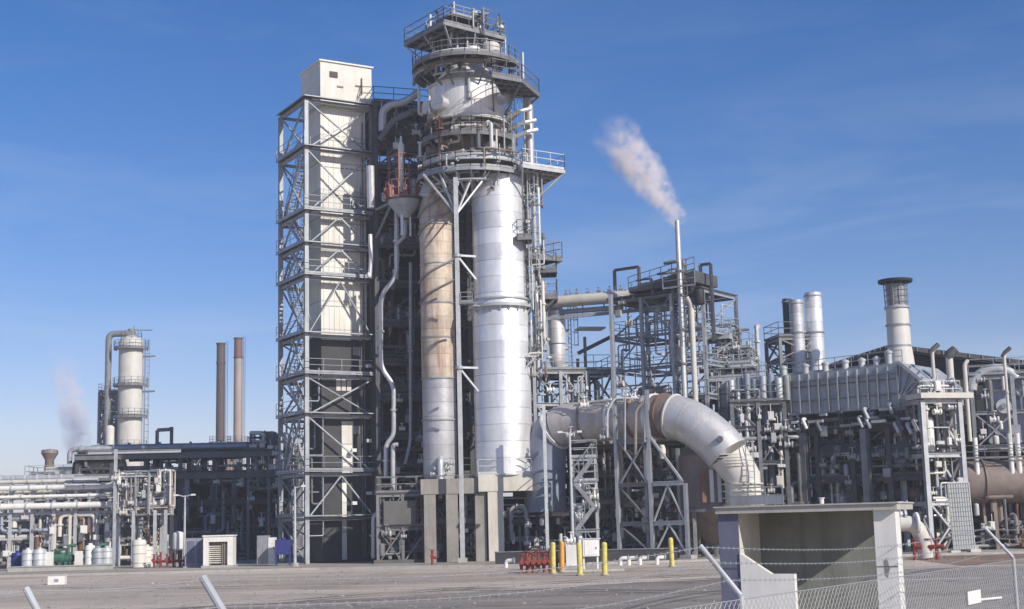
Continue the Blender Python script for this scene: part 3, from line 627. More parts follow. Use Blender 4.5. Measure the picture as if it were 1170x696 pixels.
ring_clutter(tw, (ux+.3, uy), 2.2, 3.9, zp-1.3, zp-.2, 22, ['galv', 'galv_light', 'brown_clad', 'steel_mid'], (.05, .11))
ring_clutter(tw, (ux, uy), 1.7, 2.9, zh1+1, zh2+1.6, 44, ['galv', 'steel_mid', 'galv_light', 'white', 'steel_dark'], (.03, .1))
ring_clutter(tw, (ux+.3, uy), 3.0, 4.3, zp, zp+1.6, 26, ['galv_light', 'galv', 'cream_paint', 'brown_clad'], (.03, .09))
ring_clutter(tw, (ux, uy), 2.9, 3.9, zh1-.3, zh1+.8, 18, ['galv', 'brown_clad', 'steel_dark'], (.04, .1))
ring_clutter(tw, (ux, uy), 2.85, 3.5, uz0, uz1, 8, ['galv_light', 'cream_paint', 'galv'])
# intermediate rail rings round the waist
zi = (zm0+uz0)/2+.2; ring_platform(tw, (ux+.1, uy, 0), 2.3, 3.5, zi, R(140), R(360), 'steel_mid', 18)
# round manways on the left of the upper vessel
for a, z, rr_ in ((-126, uz0+1.0, .48), (-148, uz0+.9, .42), (-30, uz0+1.5, .4)):
    c, s_ = math.cos(R(a)), math.sin(R(a)); mb = MB()
    mb.tube([(ux+c*(UR-.2), uy+s_*(UR-.2), z), (ux+c*(UR+.65), uy+s_*(UR+.65), z)], rr_, 20); mb.tube([(ux+c*(UR+.6), uy+s_*(UR+.6), z), (ux+c*(UR+.75), uy+s_*(UR+.75), z)], rr_*1.2, 20); mb.build('manway', 'alu_dull', tw)
# masts, lightning rod, davit
for (px, py0, py1, r_) in ((519, 30, 2, .07), (541, 42, 12, .1), (549, 55, 14, .06), (556, 60, 22, .05), (578, 75, 45, .06)):
    p, q_ = TW.w2l(W(px, py0, DT)), TW.w2l(W(px, py1, DT)); MB().tube([p, (p[0], p[1], q_[2])], r_, 8).build('mast', 'galv_light', tw)
p = TW.w2l(W(540, 20, DT)); MB().tube([(p[0], 0, p[2]-3), (p[0], 0, p[2]), (p[0]+1.2, 0, p[2]+.3)], .08, 8, bend=.5).build('davit', 'galv_light', tw)
for px, py, t in ((542, 10, .22), (572, 27, .2)):
    p = TW.w2l(W(px, py+4, DT)); MB().lathe([(.001, p[2]+.25), (.24, p[2]+.05), (.2, p[2]-.1), (.001, p[2]-.12)], (p[0], 0, 0), 12).build('lamp', 'white', tw)
# ladders and risers down the right flank
MB().ladder(2.25, -.4, Zh(600, 430, DT), Zh(600, 345, DT), R(-20)).build('ladder', 'galv_light', tw)
MB().ladder(2.2, -.9, Zh(600, 345, DT), Zh(600, 205, DT), R(-20)).build('ladder', 'galv_light', tw)
MB().ladder(ux+UR+.6, -.6, Zh(590, 180, DT), Zh(590, 90, DT), R(-30)).build('ladder', 'galv', tw)
for (px, y0, y1, r_, m_) in ((604, 110, 205, .3, 'alu_pipe'), (599, 210, 420, .13, 'alu_pipe'), (609, 205, 425, .16, 'alu_dull'), (614, 300, 440, .1, 'galv'), (597, 60, 200, .09, 'galv_light')):
    p, q_ = TW.w2l(W(px, y0, DT+.5)), TW.w2l(W(px, y1, DT+.5)); MB().tube([p, (p[0], p[1], q_[2])], r_, 12).build('riser_pipe', m_, tw)
clutter(tw, rgh, 1.5, 1.8, Zh(600, 430, DT), Zh(600, 200, DT), 34, ['galv_light', 'galv', 'alu_pipe', 'cream_paint', 'steel_mid'], (.04, .11), off=(1.75, -.9))
rk = random.Random(8)
for k in range(16):      # brackets, valves and boxes on the right flank
    z = rk.uniform(Zh(600, 430, DT), Zh(600, 205, DT)); x = rk.uniform(1.8, 2.8); y = rk.uniform(-1.2, .6); mb = MB(); t = rk.random()
    if t < .5: mb.beam((x-.5, y, z), (x+.4, y, z), .12); mb.beam((x+.4, y, z), (x-.4, y, z-.8), .09); nm = 'bracket'
    else: valve(mb, x, y, z, .35); nm = 'valve'
    mb.build(nm, rk.choice(['galv', 'galv_light', 'steel_mid']), tw)

# left, rust stained vessel
c2 = W(501, 400, 99.4); lv = thing('slim_vessel', 'slim rust stained vessel left of the bright silver vessel', 'vessel', c2.x, 99.2, 0)
zl0, zl1, zlm = Zh(501, 545, 98), Zh(501, 222, 98.5), Zh(501, 432, 98)
MB().lathe([(.7, zl0-.8), (1.1, zl0-.2), (1.2, zl0+.2), (1.2, zlm)], (0, 0, 0), 44).build('lower_shell', 'alu_dull', lv)
MB().lathe([(1.2, zlm+.002), (1.22, zlm+.1), (1.22, zl1-1), (1.05, zl1-.3), (.75, zl1+.5), (.01, zl1+.6)], (0, 0, 0), 44).build('upper_shell', 'rusty_clad', lv)['label'] = 'rust stained orange upper shell'
for z in [Zh(501, y, 98) for y in (255, 300, 345, 385, 432, 480)]:
    MB().ring((0, 0, z), 1.19, 1.28, 0, .1, 40).build('shell_band', 'galv', lv)
# sloping pipes that wrap the rusty shell
for z in [Zh(501, y, 98) for y in (242, 262, 318, 342)]:
    MB().tube([(1.34*math.cos(R(a)), 1.34*math.sin(R(a)), z+(a+150)*.012) for a in range(-165, -10, 12)], .07, 8).build('tracing_pipe', 'steel_mid', lv)
mb = MB()
for k in range(6): valve(mb, -.4+k*.25, -1.5-.1*(k % 2), zl0+.2+.35*(k % 3), .3)
mb.build('valve_cluster', 'galv_light', lv)
MB().tube([(.1, -1.0, zl0+1.2), (.1, -1.7, zl0+1.2), (.1, -1.7, zl0-1.5)], .22, 12, bend=.5).build('outlet_pipe', 'alu_pipe', lv)
facepipe('inlet_pipe', [(485, 225), (492, 208), (510, 205)], 98.2, .45, 'alu_dull', lv, False)

# tall slim mast column standing before the vessels
c3 = W(525, 440, 94.6); zpt = Zh(520, 203, 94.6)
mp_ = thing('mast_column', 'tall thin pale column with side brackets standing between the two vessels', 'column', c3.x, 94.6, 0)
MB().hbeam((0, 0, 0), (0, 0, zpt), .3, .3, (0, 1, 0)).build('post', 'galv_light', mp_)
for y in (292, 420):
    z = Zh(527, y, 94.6); MB().beam((.15, 0, z), (1.25, .5, z), .14).build('bracket_arm', 'galv_light', mp_)
    MB().beam((.15, 0, z-.2), (1.25, .5, z-1.6), .12).build('bracket_strut', 'galv_light', mp_)
    MB().ring((0, 0, z), .2, .28, -.1, .1, 14).build('collar', 'galv', mp_)
z = Zh(527, 347, 94.6); mb = MB(); mb.beam((.15, 0, z), (1.4, 1.2, z), .12); mb.rail([(.2, -.2, z+.05), (1.0, -.2, z+.05)], .7); mb.box(.15, -.25, z-.03, 1.1, .6, z+.03); mb.build('bracket_arm', 'galv', mp_)
z = zpt; mb = MB()
for dx, dz in ((-2.3, 1.2), (-1.2, 1.4), (1.3, 1.4), (2.6, 1.6)): mb.beam((0, 0, z-2.6), (dx, 1.2, z+dz-.6), .12)
mb.build('top_strut', 'galv_light', mp_)
MB().box(-.3, -.3, 0, .3, .3, .3).build('footing', 'concrete', mp_)

# concrete table
rg = random.Random(31)
ft = LF(W(498, 600, 96.3).x, 96.3, R(6))
zc1, zc0 = Zh(575, 541, 95.5), Zh(575, 561, 95.5)
ct = thing('concrete_table', 'cream concrete table frame carrying the two tall silver vessels', 'concrete frame', ft.x, ft.y, 0, ft.ang)
aw = 6.3
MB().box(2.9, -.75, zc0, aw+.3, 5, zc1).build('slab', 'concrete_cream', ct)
MB().box(-1.0, -.4, zc0-.1, 2.896, 5.2, zc1-.25).build('slab', 'concrete_mid', ct)['label'] = 'grey streaked left half of the slab, shade put into its colour'  # shade on the left half put into a darker concrete
for (a, b, wd, m_) in ((3.05, .0, .75, 'concrete_mid'), (4.05, -.3, 1.05, 'concrete_cream'), (aw-.1, 4.4, .8, 'concrete_cream'), (-.4, .05, .8, 'concrete_mid'), (1.1, .05, .8, 'concrete_mid'), (-.5, 4.4, .8, 'concrete_dark'), (3.3, 4.4, .8, 'concrete_dark')):  # mid and dark concrete carries the shade on left and rear columns
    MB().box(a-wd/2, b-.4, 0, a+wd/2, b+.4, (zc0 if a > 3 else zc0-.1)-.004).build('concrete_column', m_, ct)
MB().rail([(2.9, -.7, zc1), (aw+.25, -.7, zc1), (aw+.25, 4.9, zc1)], 1.0).build('railing', 'galv_light', ct)
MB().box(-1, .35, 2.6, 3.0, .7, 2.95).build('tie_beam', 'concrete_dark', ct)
MB().box(4.7, .9, 2.9, aw+3, 1.1, 3.2).build('tie_beam', 'cream_paint', ct)
MB().rail([(4.7, 1, 3.2), (aw+3, 1, 3.2)], 1.0).build('railing', 'galv_light', ct)
lv_skid = thing('pump_skid', 'dark jumble of pumps and pipework under the slim rusty vessel', 'pumps', ft.x-4.0, 96.9, 0, R(6))
clutter(lv_skid, rg, 7, 1.6, .4, 5.2, 90, ['steel_mid', 'steel_mid', 'concrete_dark', 'steel_dark', 'steel_dark', 'brown_clad'], (.04, .12), seg=(1, 3))
steel(lv_skid, 6.8, 1.8, 4, 1, [0, 2.3, 4.6], 'steel_mid', .2, .2, .12, front=['X', '/', ''], decks=(1, 2), rails=(1, 2))
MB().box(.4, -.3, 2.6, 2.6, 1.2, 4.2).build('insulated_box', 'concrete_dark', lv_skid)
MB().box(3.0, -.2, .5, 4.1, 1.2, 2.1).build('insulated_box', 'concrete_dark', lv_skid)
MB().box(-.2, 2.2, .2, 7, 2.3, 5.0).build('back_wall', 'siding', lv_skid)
vboxes(lv_skid, rg, 7, 1.5, .4, 2.2, 18, ('galv', 'white', 'galv_light', 'steel_mid'))
for x in (.6, 2.3, 4.4): hvessel(lv_skid, (x, .9, 1.0), 1.1, .4, 'steel_mid', 'pump')
MB().box(-.3, -.5, 0, 7.2, 2.4, .22).build('plinth', 'concrete_dark', lv_skid)
un = thing('pump_set', 'dark pumps with grey valves in the shade under the cream concrete table', 'pumps', ft.x+4.9, 97.2, 0, R(6))
clutter(un, rg, 5.0, 2.2, .4, 3.6, 26, ['steel_dark', 'steel_mid', 'galv'], (.07, .22)); vboxes(un, rg, 4.8, 1, .4, 2.5, 10)
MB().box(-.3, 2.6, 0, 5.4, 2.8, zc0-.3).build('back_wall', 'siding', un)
# low concrete bund wall in front
def bund(p0, p1, h, label, m='concrete_dark'):
    d = Vector(p1)-Vector(p0); o = thing('low_wall', label, 'wall', p0[0], p0[1], 0, math.atan2(d.y, d.x)); ln = d.length
    MB().box(0, -.15, 0, ln, .15, h).build('wall_body', m, o); MB().box(-.05, -.2, h+.001, ln+.05, .2, h+.06).build('coping', 'steel_mid' if m == 'siding' else 'concrete', o); return o
g0, g1 = W(566, 640, 88), W(772, 636, 88)
bw = bund((g0.x, 88.5), (g1.x, 87.0), .72, 'long low dark blue grey wall behind the yellow bollards', 'siding')

# ------------------------------------------------------------------ 4. frame with the silver side vessel, between tower and stack frame
rg = random.Random(41)
fc = LF(W(612, 500, 106).x, 106, R(12))
zsc = [0]+[Zh(612, y, 106) for y in (590, 545, 500, 462, 425)]
sf = thing('side_frame', 'pale steel frame behind the big bent duct, holding a stubby silver vessel', 'steel frame', fc.x, fc.y, 0, fc.ang)
steel(sf, 6.2, 5, 3, 1, zsc, 'galv', .26, .26, .15, front=['X', '', '/', 'X', '\\'], left='X', right='X', back='/', decks=(2, 3, 5), rails=(3, 5), mid=True)
clutter(sf, rg, 6, 4.5, .5, zsc[-1], 50, ['galv', 'galv_light', 'steel_mid', 'alu_pipe'], (.06, .2))
vboxes(sf, rg, 6, 4, 2, zsc[-1], 16)
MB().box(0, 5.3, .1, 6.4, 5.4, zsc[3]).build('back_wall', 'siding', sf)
cv = fc.w2l(W(636, 380, 108))
zv0, zv1 = Zh(636, 412, 108), Zh(636, 352, 108)
mb = MB().lathe([(.15, zv0-1.2), (.55, zv0-.3), (.62, zv0), (.62, zv0+1.2), (.72, zv0+1.3), (.72, zv1-.3), (.5, zv1), (.01, zv1+.1)], (cv[0], cv[1], 0), 28); mb.build('silver_vessel', 'alu', sf)
MB().tube([(cv[0], cv[1], zv0-1.1), (cv[0], cv[1], zsc[-1])], .5, 16).build('vessel_skirt', 'alu_dull', sf)
MB().ladder(cv[0]+1.0, cv[1]-.2, zsc[-1], zv1+.5, R(-40)).build('ladder', 'galv', sf)
MB().ladder(cv[0]-1.1, cv[1]-.2, zsc[-1]-3, zv1+1.0, R(-100)).build('ladder', 'galv', sf)
for (px, py) in ((668, 385), (660, 410)):
    p = fc.w2l(W(px, py, 108)); MB().hbeam((p[0], p[1], zsc[-1]), (p[0], p[1], p[2]), .2).build('post', 'steel_mid', sf)
p = fc.w2l(W(660, 404, 108)); q = fc.w2l(W(700, 384, 108)); MB().hbeam(p, (q[0], p[1], q[2]), .22, .3).build('sloping_beam', 'steel_mid', sf)
p = fc.w2l(W(672, 376, 108)); MB().box(p[0]-.9, p[1]-.8, p[2]-.05, p[0]+1.2, p[1]+.8, p[2]+.08).build('floor_deck', 'galv_light', sf)
for k in range(5): MB().tube([(cv[0]+(-.9 if k % 2 else .9), cv[1]-.3, zv0-.5+k*.7), (cv[0], cv[1], zv0-.5+k*.7)], .12, 8).build('nozzle', 'galv_light', sf)
# horizontal overhead main
om = thing('overhead_main', 'thick pale pipe running level from the tower to the vent stack frame', 'pipe', 0, 0, 0)
P = [W(617, 347, 107.5), W(660, 343, 106.5), W(712, 339, 105.5), W(765, 333, 104.6)]
MB().tube(P, .46, 20).build('pipe_body', 'cream_paint', om)
P2 = [p+Vector((0, .5, -.75)) for p in P[:3]]; MB().tube(P2, .2, 12).build('lower_pipe', 'alu_dull', om)
mb = MB()
for i in range(13):
    t = i/12; p = P[0].lerp(P[3], t); mb.tube([p+Vector((-.06, 0, 0)), p+Vector((.06, 0, -.0))], .5, 20)
mb.build('pipe_band', 'galv', om)
mb = MB()
for i in range(10): p = P[0].lerp(P[3], .12+i*.085); valve(mb, p.x, p.y, p.z+.52, .22)
mb.build('vent_valve', 'steel_mid', om)
mb = MB(); 
for i in range(7): p = P[0].lerp(P[3], i/6); mb.beam((p.x, p.y+.2, p.z-.46), (p.x, p.y+.2, p.z-1.3), .1)
mb.beam(P[0]+Vector((0, .2, -1.2)), P[3]+Vector((0, .2, -1.2)), .2, .25); mb.build('pipe_bearer', 'galv', om)

# ------------------------------------------------------------------ 5. vent stack frame
rg = random.Random(51)
fd = LF(W(704, 500, 105).x, 105, R(-36))
zsd = [0]+[Zh(704, y, 105) for y in (594, 548, 505, 462, 425, 388, 345)]
vf = thing('vent_stack_frame', 'open steel frame with a dark canopy at its head carrying the steaming vent stack', 'steel frame', fd.x, fd.y, 0, fd.ang)
vla = 9.0
for z_px in (): pass
la_ = fd.onb(808, 450, 0)[0]
steel(vf, la_, 5.2, 3, 1, zsd, 'steel_blue', .24, .2, .12, front=['X', 'X', '', 'X', '\\', '/', ''], left=['/', ''], right='/', back=['', '/'], decks=(1, 2, 3, 4), rails=(4, 5, 6), mid=True, mfront='galv_light')
clutter(vf, rg, la_, 5, .5, zsd[4], 60, ['galv', 'steel_mid', 'galv_light', 'steel_dark', 'cream_paint', 'duct_blue'], (.06, .2))
clutter(vf, rg, la_, 5, zsd[4], zsd[-1]-.3, 36, ['steel_blue', 'galv_light', 'steel_blue', 'cream_paint'], (.04, .1))
vboxes(vf, rg, la_, 4, 2, zsd[-1], 30)
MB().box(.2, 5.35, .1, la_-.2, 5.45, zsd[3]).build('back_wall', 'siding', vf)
for x, z in ((1.0, zsd[4]+.9), (5, zsd[3]+.9)): hvessel(vf, (x, 2.2, z), 2.4, .45, 'galv', z0=z-.9)
# head: pale crossover level, dark canopy deck rising to the right
ztp = zsd[-1]
MB().box(-.2, -.4, ztp+.15, la_+.1, 5.4, ztp+.25).build('floor_deck', 'deck', vf)
p0 = fd.onb(722, 326, 0); p1 = fd.onb(797, 303, 0)
mb = MB(); mb.add([(p0[0], -.5, p0[2]-.62), (p1[0], -.5, p1[2]-1.3), (p1[0], -.5, p1[2]-.45), (p0[0], -.5, p0[2]-.45), (p0[0], 3, p0[2]-.62), (p1[0], 3, p1[2]-1.3), (p1[0], 3, p1[2]-.45), (p0[0], 3, p0[2]-.45)],
       [(3,2,1,0),(4,5,6,7),(0,1,5,4),(1,2,6,5),(2,3,7,6),(3,0,4,7)]); mb.build('canopy', 'steel_dark', vf)
MB().rail([(p0[0], -.5, p0[2]-.45), (p1[0], -.5, p1[2]-.45)], 1.0, False, .9).build('railing', 'steel_mid', vf)
for t in (.05, .35, .65, .95):
    x = p0[0]+(p1[0]-p0[0])*t; MB().hbeam((x, -.3, ztp), (x, -.3, p0[2]+(p1[2]-p0[2])*t-.9), .2).build('column', 'steel_mid', vf)
hvessel(vf, (p0[0]+.2, 1.0, ztp+.9), 3.4, .42, 'steel_dark', 'drum', ztp+.2)
rgc = random.Random(7)
for k in range(9):
    x = rgc.uniform(p0[0], p1[0]); z = rgc.uniform(ztp+.4, ztp+2.6); mb = MB(); mb.tube([(x, -.2, z), (x+rgc.uniform(.5, 1.5), -.2, z), (x+1.0, rgc.uniform(.2, 1.5), z), (x+1, 1.0, z-1)], rgc.uniform(.06, .12), 8, bend=.3); mb.build('pipe', rgc.choice(['steel_mid', 'galv', 'steel_dark', 'cream_paint']), vf)
# goalpost frames left and right of the head
for (xa, xb, yt, xb2) in ((702, 730, 309, 0), (800, 812, 303, 0)):
    a = fd.onb(xa, yt, 1.0); b = fd.onb(xb, yt+2, 1.0); lo = zsd[-1] if xa < 750 else fd.onb(812, 390, 1)[2]
    MB().hbeam((a[0], 1, ztp), (a[0], 1, a[2]), .2).build('column', 'steel_mid', vf); MB().hbeam((a[0], 1, a[2]), (b[0], 1, a[2]), .2).build('beam', 'steel_mid', vf); MB().hbeam((b[0], 1, lo), (b[0], 1, a[2]), .2).build('column', 'steel_mid', vf)
# the vent stack
pv = fd.onb(777, 330, -.7); zv = fd.onb(775, 252, -.7)[2]; zvb = fd.onb(781, 400, -.7)[2]
MB().tube([(pv[0], -.7, zvb-9), (pv[0], -.7, pv[2]), (pv[0], -.7, zv)], [.2, .2, .17], 16, cap=True).build('vent_stack', 'alu_pipe', vf)
MB().tube([(pv[0]+.75, -.5, zvb-10), (pv[0]+.75, -.5, pv[2]-1.2), (pv[0]+.45, -.5, pv[2]-.7)], .2, 12, bend=.5).build('riser_pipe', 'cream_paint', vf)
mb = MB()
for z in (pv[2]-.5, pv[2]-3, pv[2]-5.5, pv[2]+1.3): mb.ring((pv[0], -.7, z), .16, .3, -.07, .07, 14)
mb.build('stack_collar', 'steel_mid', vf)
mb = MB(); mb.ladder(pv[0]+.45, -.7, pv[2]-4, pv[2]+1.2, 0, False); mb.build('ladder', 'steel_mid', vf)
MB().lathe(vprof(.4, pv[2]-1.2, pv[2]-.2, .1, .1), (pv[0]+1.3, -.3, 0), 14).build('silencer', 'black', vf)
MB().rail([(pv[0]-1.2, -1.1, ztp+.2), (la_, -1.1, ztp+.2)], 1.1).build('railing', 'galv', vf)

# platforms right of it
rg = random.Random(61)
fe = LF(W(818, 450, 104).x, 104, R(-20))
zse = [0]+[Zh(818, y, 104) for y in (560, 500, 455, 432, 402)]
ef = thing('platform_stair_tower', 'light stepped platforms with railings right of the vent stack frame', 'platform tower', fe.x, fe.y, 0, fe.ang)
steel(ef, 2.6, 3.6, 1, 1, zse, 'galv', .24, .24, .13, front=['X', '/', '', 'X', 'X'], left='', back='X', decks=(3, 4, 5), rails=(4, 5))
balc = [(-.3, 3.5, -1.2, 2.2, zse[4]-.1), (-.6, 1.4, -1.0, 1.6, Zh(830, 385, 104)), (1.2, 2.9, -1.0, 1.8, zse[4]+.9)]
for b in balc: balcony(ef, *b, m='galv_light', strut=False)
for b in balc:
    MB().hbeam((b[0]+.3, b[2]+.2, zse[3]), (b[0]+.3, b[2]+.2, b[4]), .16).build('post', 'galv', ef)
clutter(ef, rg, 3.0, 3, zse[2], zse[5]+2, 24, ['galv', 'steel_mid', 'galv_light'], (.05, .16)); vboxes(ef, rg, 2.6, 2, zse[3], zse[5]+1, 12)
MB().tube([(1.3, 1, zse[5]+.1), (1.3, 1, zse[5]+1.2)], .45, 14).build('drum', 'steel_mid', ef)
MB().hbeam((2.4, -.8, zse[4]-.3), (2.4, -.8, zse[1]), .3, .3).build('column', 'steel_mid', ef)

# ------------------------------------------------------------------ 6. the big bent duct
DD = 93.5
bd = thing('bent_duct', 'huge bent duct rising, running level over the frames and dropping again', 'duct', 0, 0, 0)
cl = [W(624, 585, 98.0), W(623, 540, 98.0), W(627, 502, 97.9), W(643, 487, 97.2), W(672, 482, 96.2), W(705, 479, 94.6), W(742, 476, 93), W(770, 476, 91.8), W(795, 486, 90.9), W(818, 504, 90.2), W(832, 520, 89.8)]
def smooth_path(P, k=5):
    o = []
    for i in range(len(P)-1):
        p0, p1, p2, p3 = P[max(i-1, 0)], P[i], P[i+1], P[min(i+2, len(P)-1)]
        for j in range(k):
            t = j/k; o.append(.5*((2*p1)+(-p0+p2)*t+(2*p0-5*p1+4*p2-p3)*t*t+(-p0+3*p1-3*p2+p3)*t**3))
    return o+[P[-1]]
path = smooth_path(cl, 5); DRr = 1.42
def seg(i0, i1, r_, nm, m_, cap=False, lab=None):
    o = MB().tube(path[i0:i1+1], r_, 40, cap=cap).build(nm, m_, bd, sharp=50)
    if lab: o['label'] = lab
seg(0, 14, DRr, 'duct_section', 'duct_blue', lab='blue grey riser of the duct, its shade put into the colour')  # shade on the riser painted in as blue grey
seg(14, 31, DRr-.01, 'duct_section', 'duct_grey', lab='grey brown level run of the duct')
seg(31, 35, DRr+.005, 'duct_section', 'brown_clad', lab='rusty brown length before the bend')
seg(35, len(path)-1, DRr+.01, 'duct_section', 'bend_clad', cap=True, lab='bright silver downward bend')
for i, m_, wd in ((13, 'white', .1), (25, 'white', .1), (31, 'white', .15), (35, 'cream_paint', .05), (20, 'brown_clad', .05), (28, 'rust', .1), (33, 'rust', .06)):
    d = (path[i+1]-path[i-1]).normalized(); MB().tube([path[i]-d*wd, path[i]+d*wd], DRr+.09, 40).build('band', m_, bd)
for i in (38, 42, 46): d = (path[i+1]-path[i-1]).normalized(); MB().tube([path[i]-d*.025, path[i]+d*.025], DRr+.03, 40).build('seam', 'alu_dull', bd)
i = 46; d = (path[i+1]-path[i-1]).normalized(); vv = Vector((-.1, -1, .15)).normalized(); MB().tube([path[i]+vv*1.45, path[i]+vv*1.68], .2, 14).build('inspection_port', 'steel_dark', bd)
# cream end piece, ribbed, leaning to the right
e0 = path[-1]; e1 = W(848, 545, 89.8); e2 = W(850, 585, 90)
MB().tube([e0+(e0-e1)*.02, e1, e2], [DRr*.9, DRr*.82, DRr*.8], 32).build('end_section', 'cream_paint', bd)
mb = MB()
for t in range(9): p = e0.lerp(e1, t/8) if t < 5 else e1.lerp(e2, (t-4)/5); mb.tube([p-Vector((0, 0, .04)), p+Vector((0, 0, .04))], DRr*.9+.03, 24)
mb.build('rib', 'concrete_cream', bd)
mb = MB(); mb.ladder(e1.x+.3, e1.y-1.45, Zh(850, 590, 89), Zh(845, 520, 89), R(-90), False); mb.build('ladder', 'galv', bd)
for p, q in ((W(655, 465, 95.0), W(712, 458, 93)),): MB().rail([p, q], .9, False, 1.0).build('railing', 'galv', bd)
for k, (px, py) in enumerate(((652, 497), (668, 463), (690, 500), (716, 452), (726, 455), (733, 462))):
    p = W(px, py, 93.6-.03*(px-640)*.6); mb = MB(); valve(mb, p.x, p.y, p.z, .4); mb.build('valve', ('galv_light', 'white', 'galv')[k % 3], bd)
# duct pipe cluster over the run
for (pts, r_, m_) in (([(694, 500), (694, 470), (702, 455), (730, 455)], .07, 'galv_light'), ([(726, 515), (726, 468), (738, 458)], .11, 'brown_clad'), ([(737, 505), (737, 452)], .08, 'alu_pipe'), ([(714, 515), (714, 452)], .07, 'galv')):
    facepipe('pipe', pts, 91.4, r_, m_, bd, False)

# portal frames holding the duct
ffr = LF(W(708, 560, 92.6).x, 92.6, R(-34))
dfm = thing('duct_support_frame', 'pale braced steel trestle standing under and beside the bent duct', 'steel frame', ffr.x, ffr.y, 0, ffr.ang)
zq = lambda px, py: ffr.onb(px, py, 0)[2]
cols = [(707, 335), (745, 445), (785, 552)]
xs = []
for px, pt in cols:
    a = ffr.onb(px, 600, 0)[0]; xs.append(a); MB().hbeam((a, 0, 0), (a, 0, ffr.onb(px, pt, 0)[2]), .22, .22, (0, 1, 0)).build('column', 'galv_light', dfm)
    MB().hbeam((a, 4, 0), (a, 4, zq(745, 510)), .22, .22, (0, 1, 0)).build('column', 'galv', dfm)
    MB().box(a-.4, -.4, 0, a+.4, .4, .25).build('footing', 'concrete', dfm)
for z in (zq(745, 553), zq(745, 598)):
    MB().hbeam((xs[1]+.15, 0, z), (xs[2]-.15, 0, z), .2, .28).build('beam', 'galv_light', dfm); MB().hbeam((xs[0]+.15, 0, z), (xs[1]-.15, 0, z), .2, .26).build('beam', 'steel_mid', dfm)
for z0, z1 in ((.3, zq(745, 598)), (zq(745, 598), zq(745, 553))):
    for s_, e_ in face_braces((xs[1]+.15, 0), (xs[2]-.15, 0), z0+.1, z1-.1, 'A'): MB().beam(s_, e_, .11, .09).build('brace', 'galv_light', dfm)
    for s_, e_ in face_braces((xs[0]+.15, 0), (xs[1]-.15, 0), z0+.1, z1-.1, '\\'): MB().beam(s_, e_, .11, .09).build('brace', 'steel_mid', dfm)
for s_, e_ in face_braces((xs[0]+.15, 0), (xs[1]-.15, 0), zq(745, 553), zq(745, 500), 'X'): MB().beam(s_, e_, .11, .09).build('brace', 'galv', dfm)
MB().hbeam((xs[0], 0, zq(745, 503)), (xs[1], 0, zq(745, 503)), .25, .35).build('beam', 'steel_mid', dfm)
MB().beam((xs[1]+.1, .1, zq(745, 500)), (xs[2]-.3, .1, zq(745, 550)), .14).build('brace', 'galv_light', dfm)
# single slim column before the duct riser
p = W(625, 600, 93); sc = thing('slim_column', 'slim pale steel column standing in front of the duct riser', 'column', p.x, 93, 0)
MB().hbeam((0, 0, 0), (0, 0, Zh(625, 462, 93)), .22, .22, (0, 1, 0)).build('post', 'galv_light', sc)
MB().box(-.3, -.3, 0, .3, .3, .2).build('footing', 'concrete', sc); MB().beam((-.2, 0, Zh(625, 548, 93)), (.5, .8, Zh(625, 548, 93)), .14).build('bracket', 'galv', sc)
# lamp post
def lamp_post(px, D, ytop, label, two=True):
    p = W(px, 600, D); o = thing('lamp_post', label, 'lamp post', p.x, D, 0); zt_ = Zh(px, ytop, D)
    MB().tube([(0, 0, 0), (0, 0, zt_)], [.11, .06], 10).build('pole', 'galv_light', o)
    for s_ in ((-1, 1) if two else (1,)):
        mb = MB(); mb.beam((0, 0, zt_-.1), (s_*.55, -.1, zt_+.05), .06); mb.build('arm', 'galv_light', o)
        mb = MB(); mb.cbox((s_*.62, -.15, zt_+.02), (.3, .25, .12)); mb.build('lamp_head', 'light_glass', o)
    MB().tube([(0, 0, 0), (0, 0, .25)], .25, 12).build('base', 'concrete', o); return o
lamp_post(654, 89.5, 494, 'tall pale twin headed lamp post standing before the grey duct run')
lamp_post(337, 95, 556, 'thin grey post standing at the foot of the lattice tower', False)
lamp_post(211, 101, 566, 'twin headed grey lamp post left of the white cabinet')
# small stair tower under the duct
p = W(656, 600, 91.5); st = thing('stair_tower', 'small pale zigzag stair tower under the level run of the duct', 'stair tower', p.x, 91.8, 0, R(-5))
zz = [0]+[Zh(660, y, 91.8) for y in (607, 580, 552, 525)]
steel(st, 1.5, 1.8, 1, 1, zz, 'galv_light', .14, .14, .08, decks=(1, 2, 3, 4), rails=(2, 3, 4), mdeck='galv', right='/')
for k in range(4): MB().stair((.15 if k % 2 else 1.35, -.25, zz[k]+.05), (1.35 if k % 2 else .15, -.25, zz[k+1]), .6).build('stair', 'galv', st)
rg = random.Random(71)
for k in range(8): mb = MB(); valve(mb, rg.uniform(0, 1.5), -.3, rg.uniform(2, zz[-1]), .4); mb.build('valve', rg.choice(['white', 'galv_light']), st)
# shaded equipment under the duct
ue = thing('shaded_exchanger_bank', 'dark bank of drums and pipes in the shade under the duct', 'process equipment', W(628, 600, 100).x, 100, 0, R(-28))
clutter(ue, rg, 11, 3, .4, 8, 60, ['steel_mid', 'brown_clad', 'galv', 'steel_dark', 'white', 'steel_dark'], (.07, .22)); vboxes(ue, rg, 11, 2, .6, 7.5, 30)
for x, z in ((.5, 1.3), (4, 1.3), (7.6, 1.4), (2, 4.1), (6.2, 4.2)): hvessel(ue, (x, 2.0, z), 2.8, .7, ('brown_clad', 'steel_mid', 'duct_grey')[int(x) % 3])
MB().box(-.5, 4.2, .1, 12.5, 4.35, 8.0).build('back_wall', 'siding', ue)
steel(ue, 11.4, 3.6, 4, 1, [0, 2.8, 5.6, 7.6], 'steel_dark', .26, .24, .14, front=['', 'X', '/'], decks=(1, 2, 3), rails=(2,))
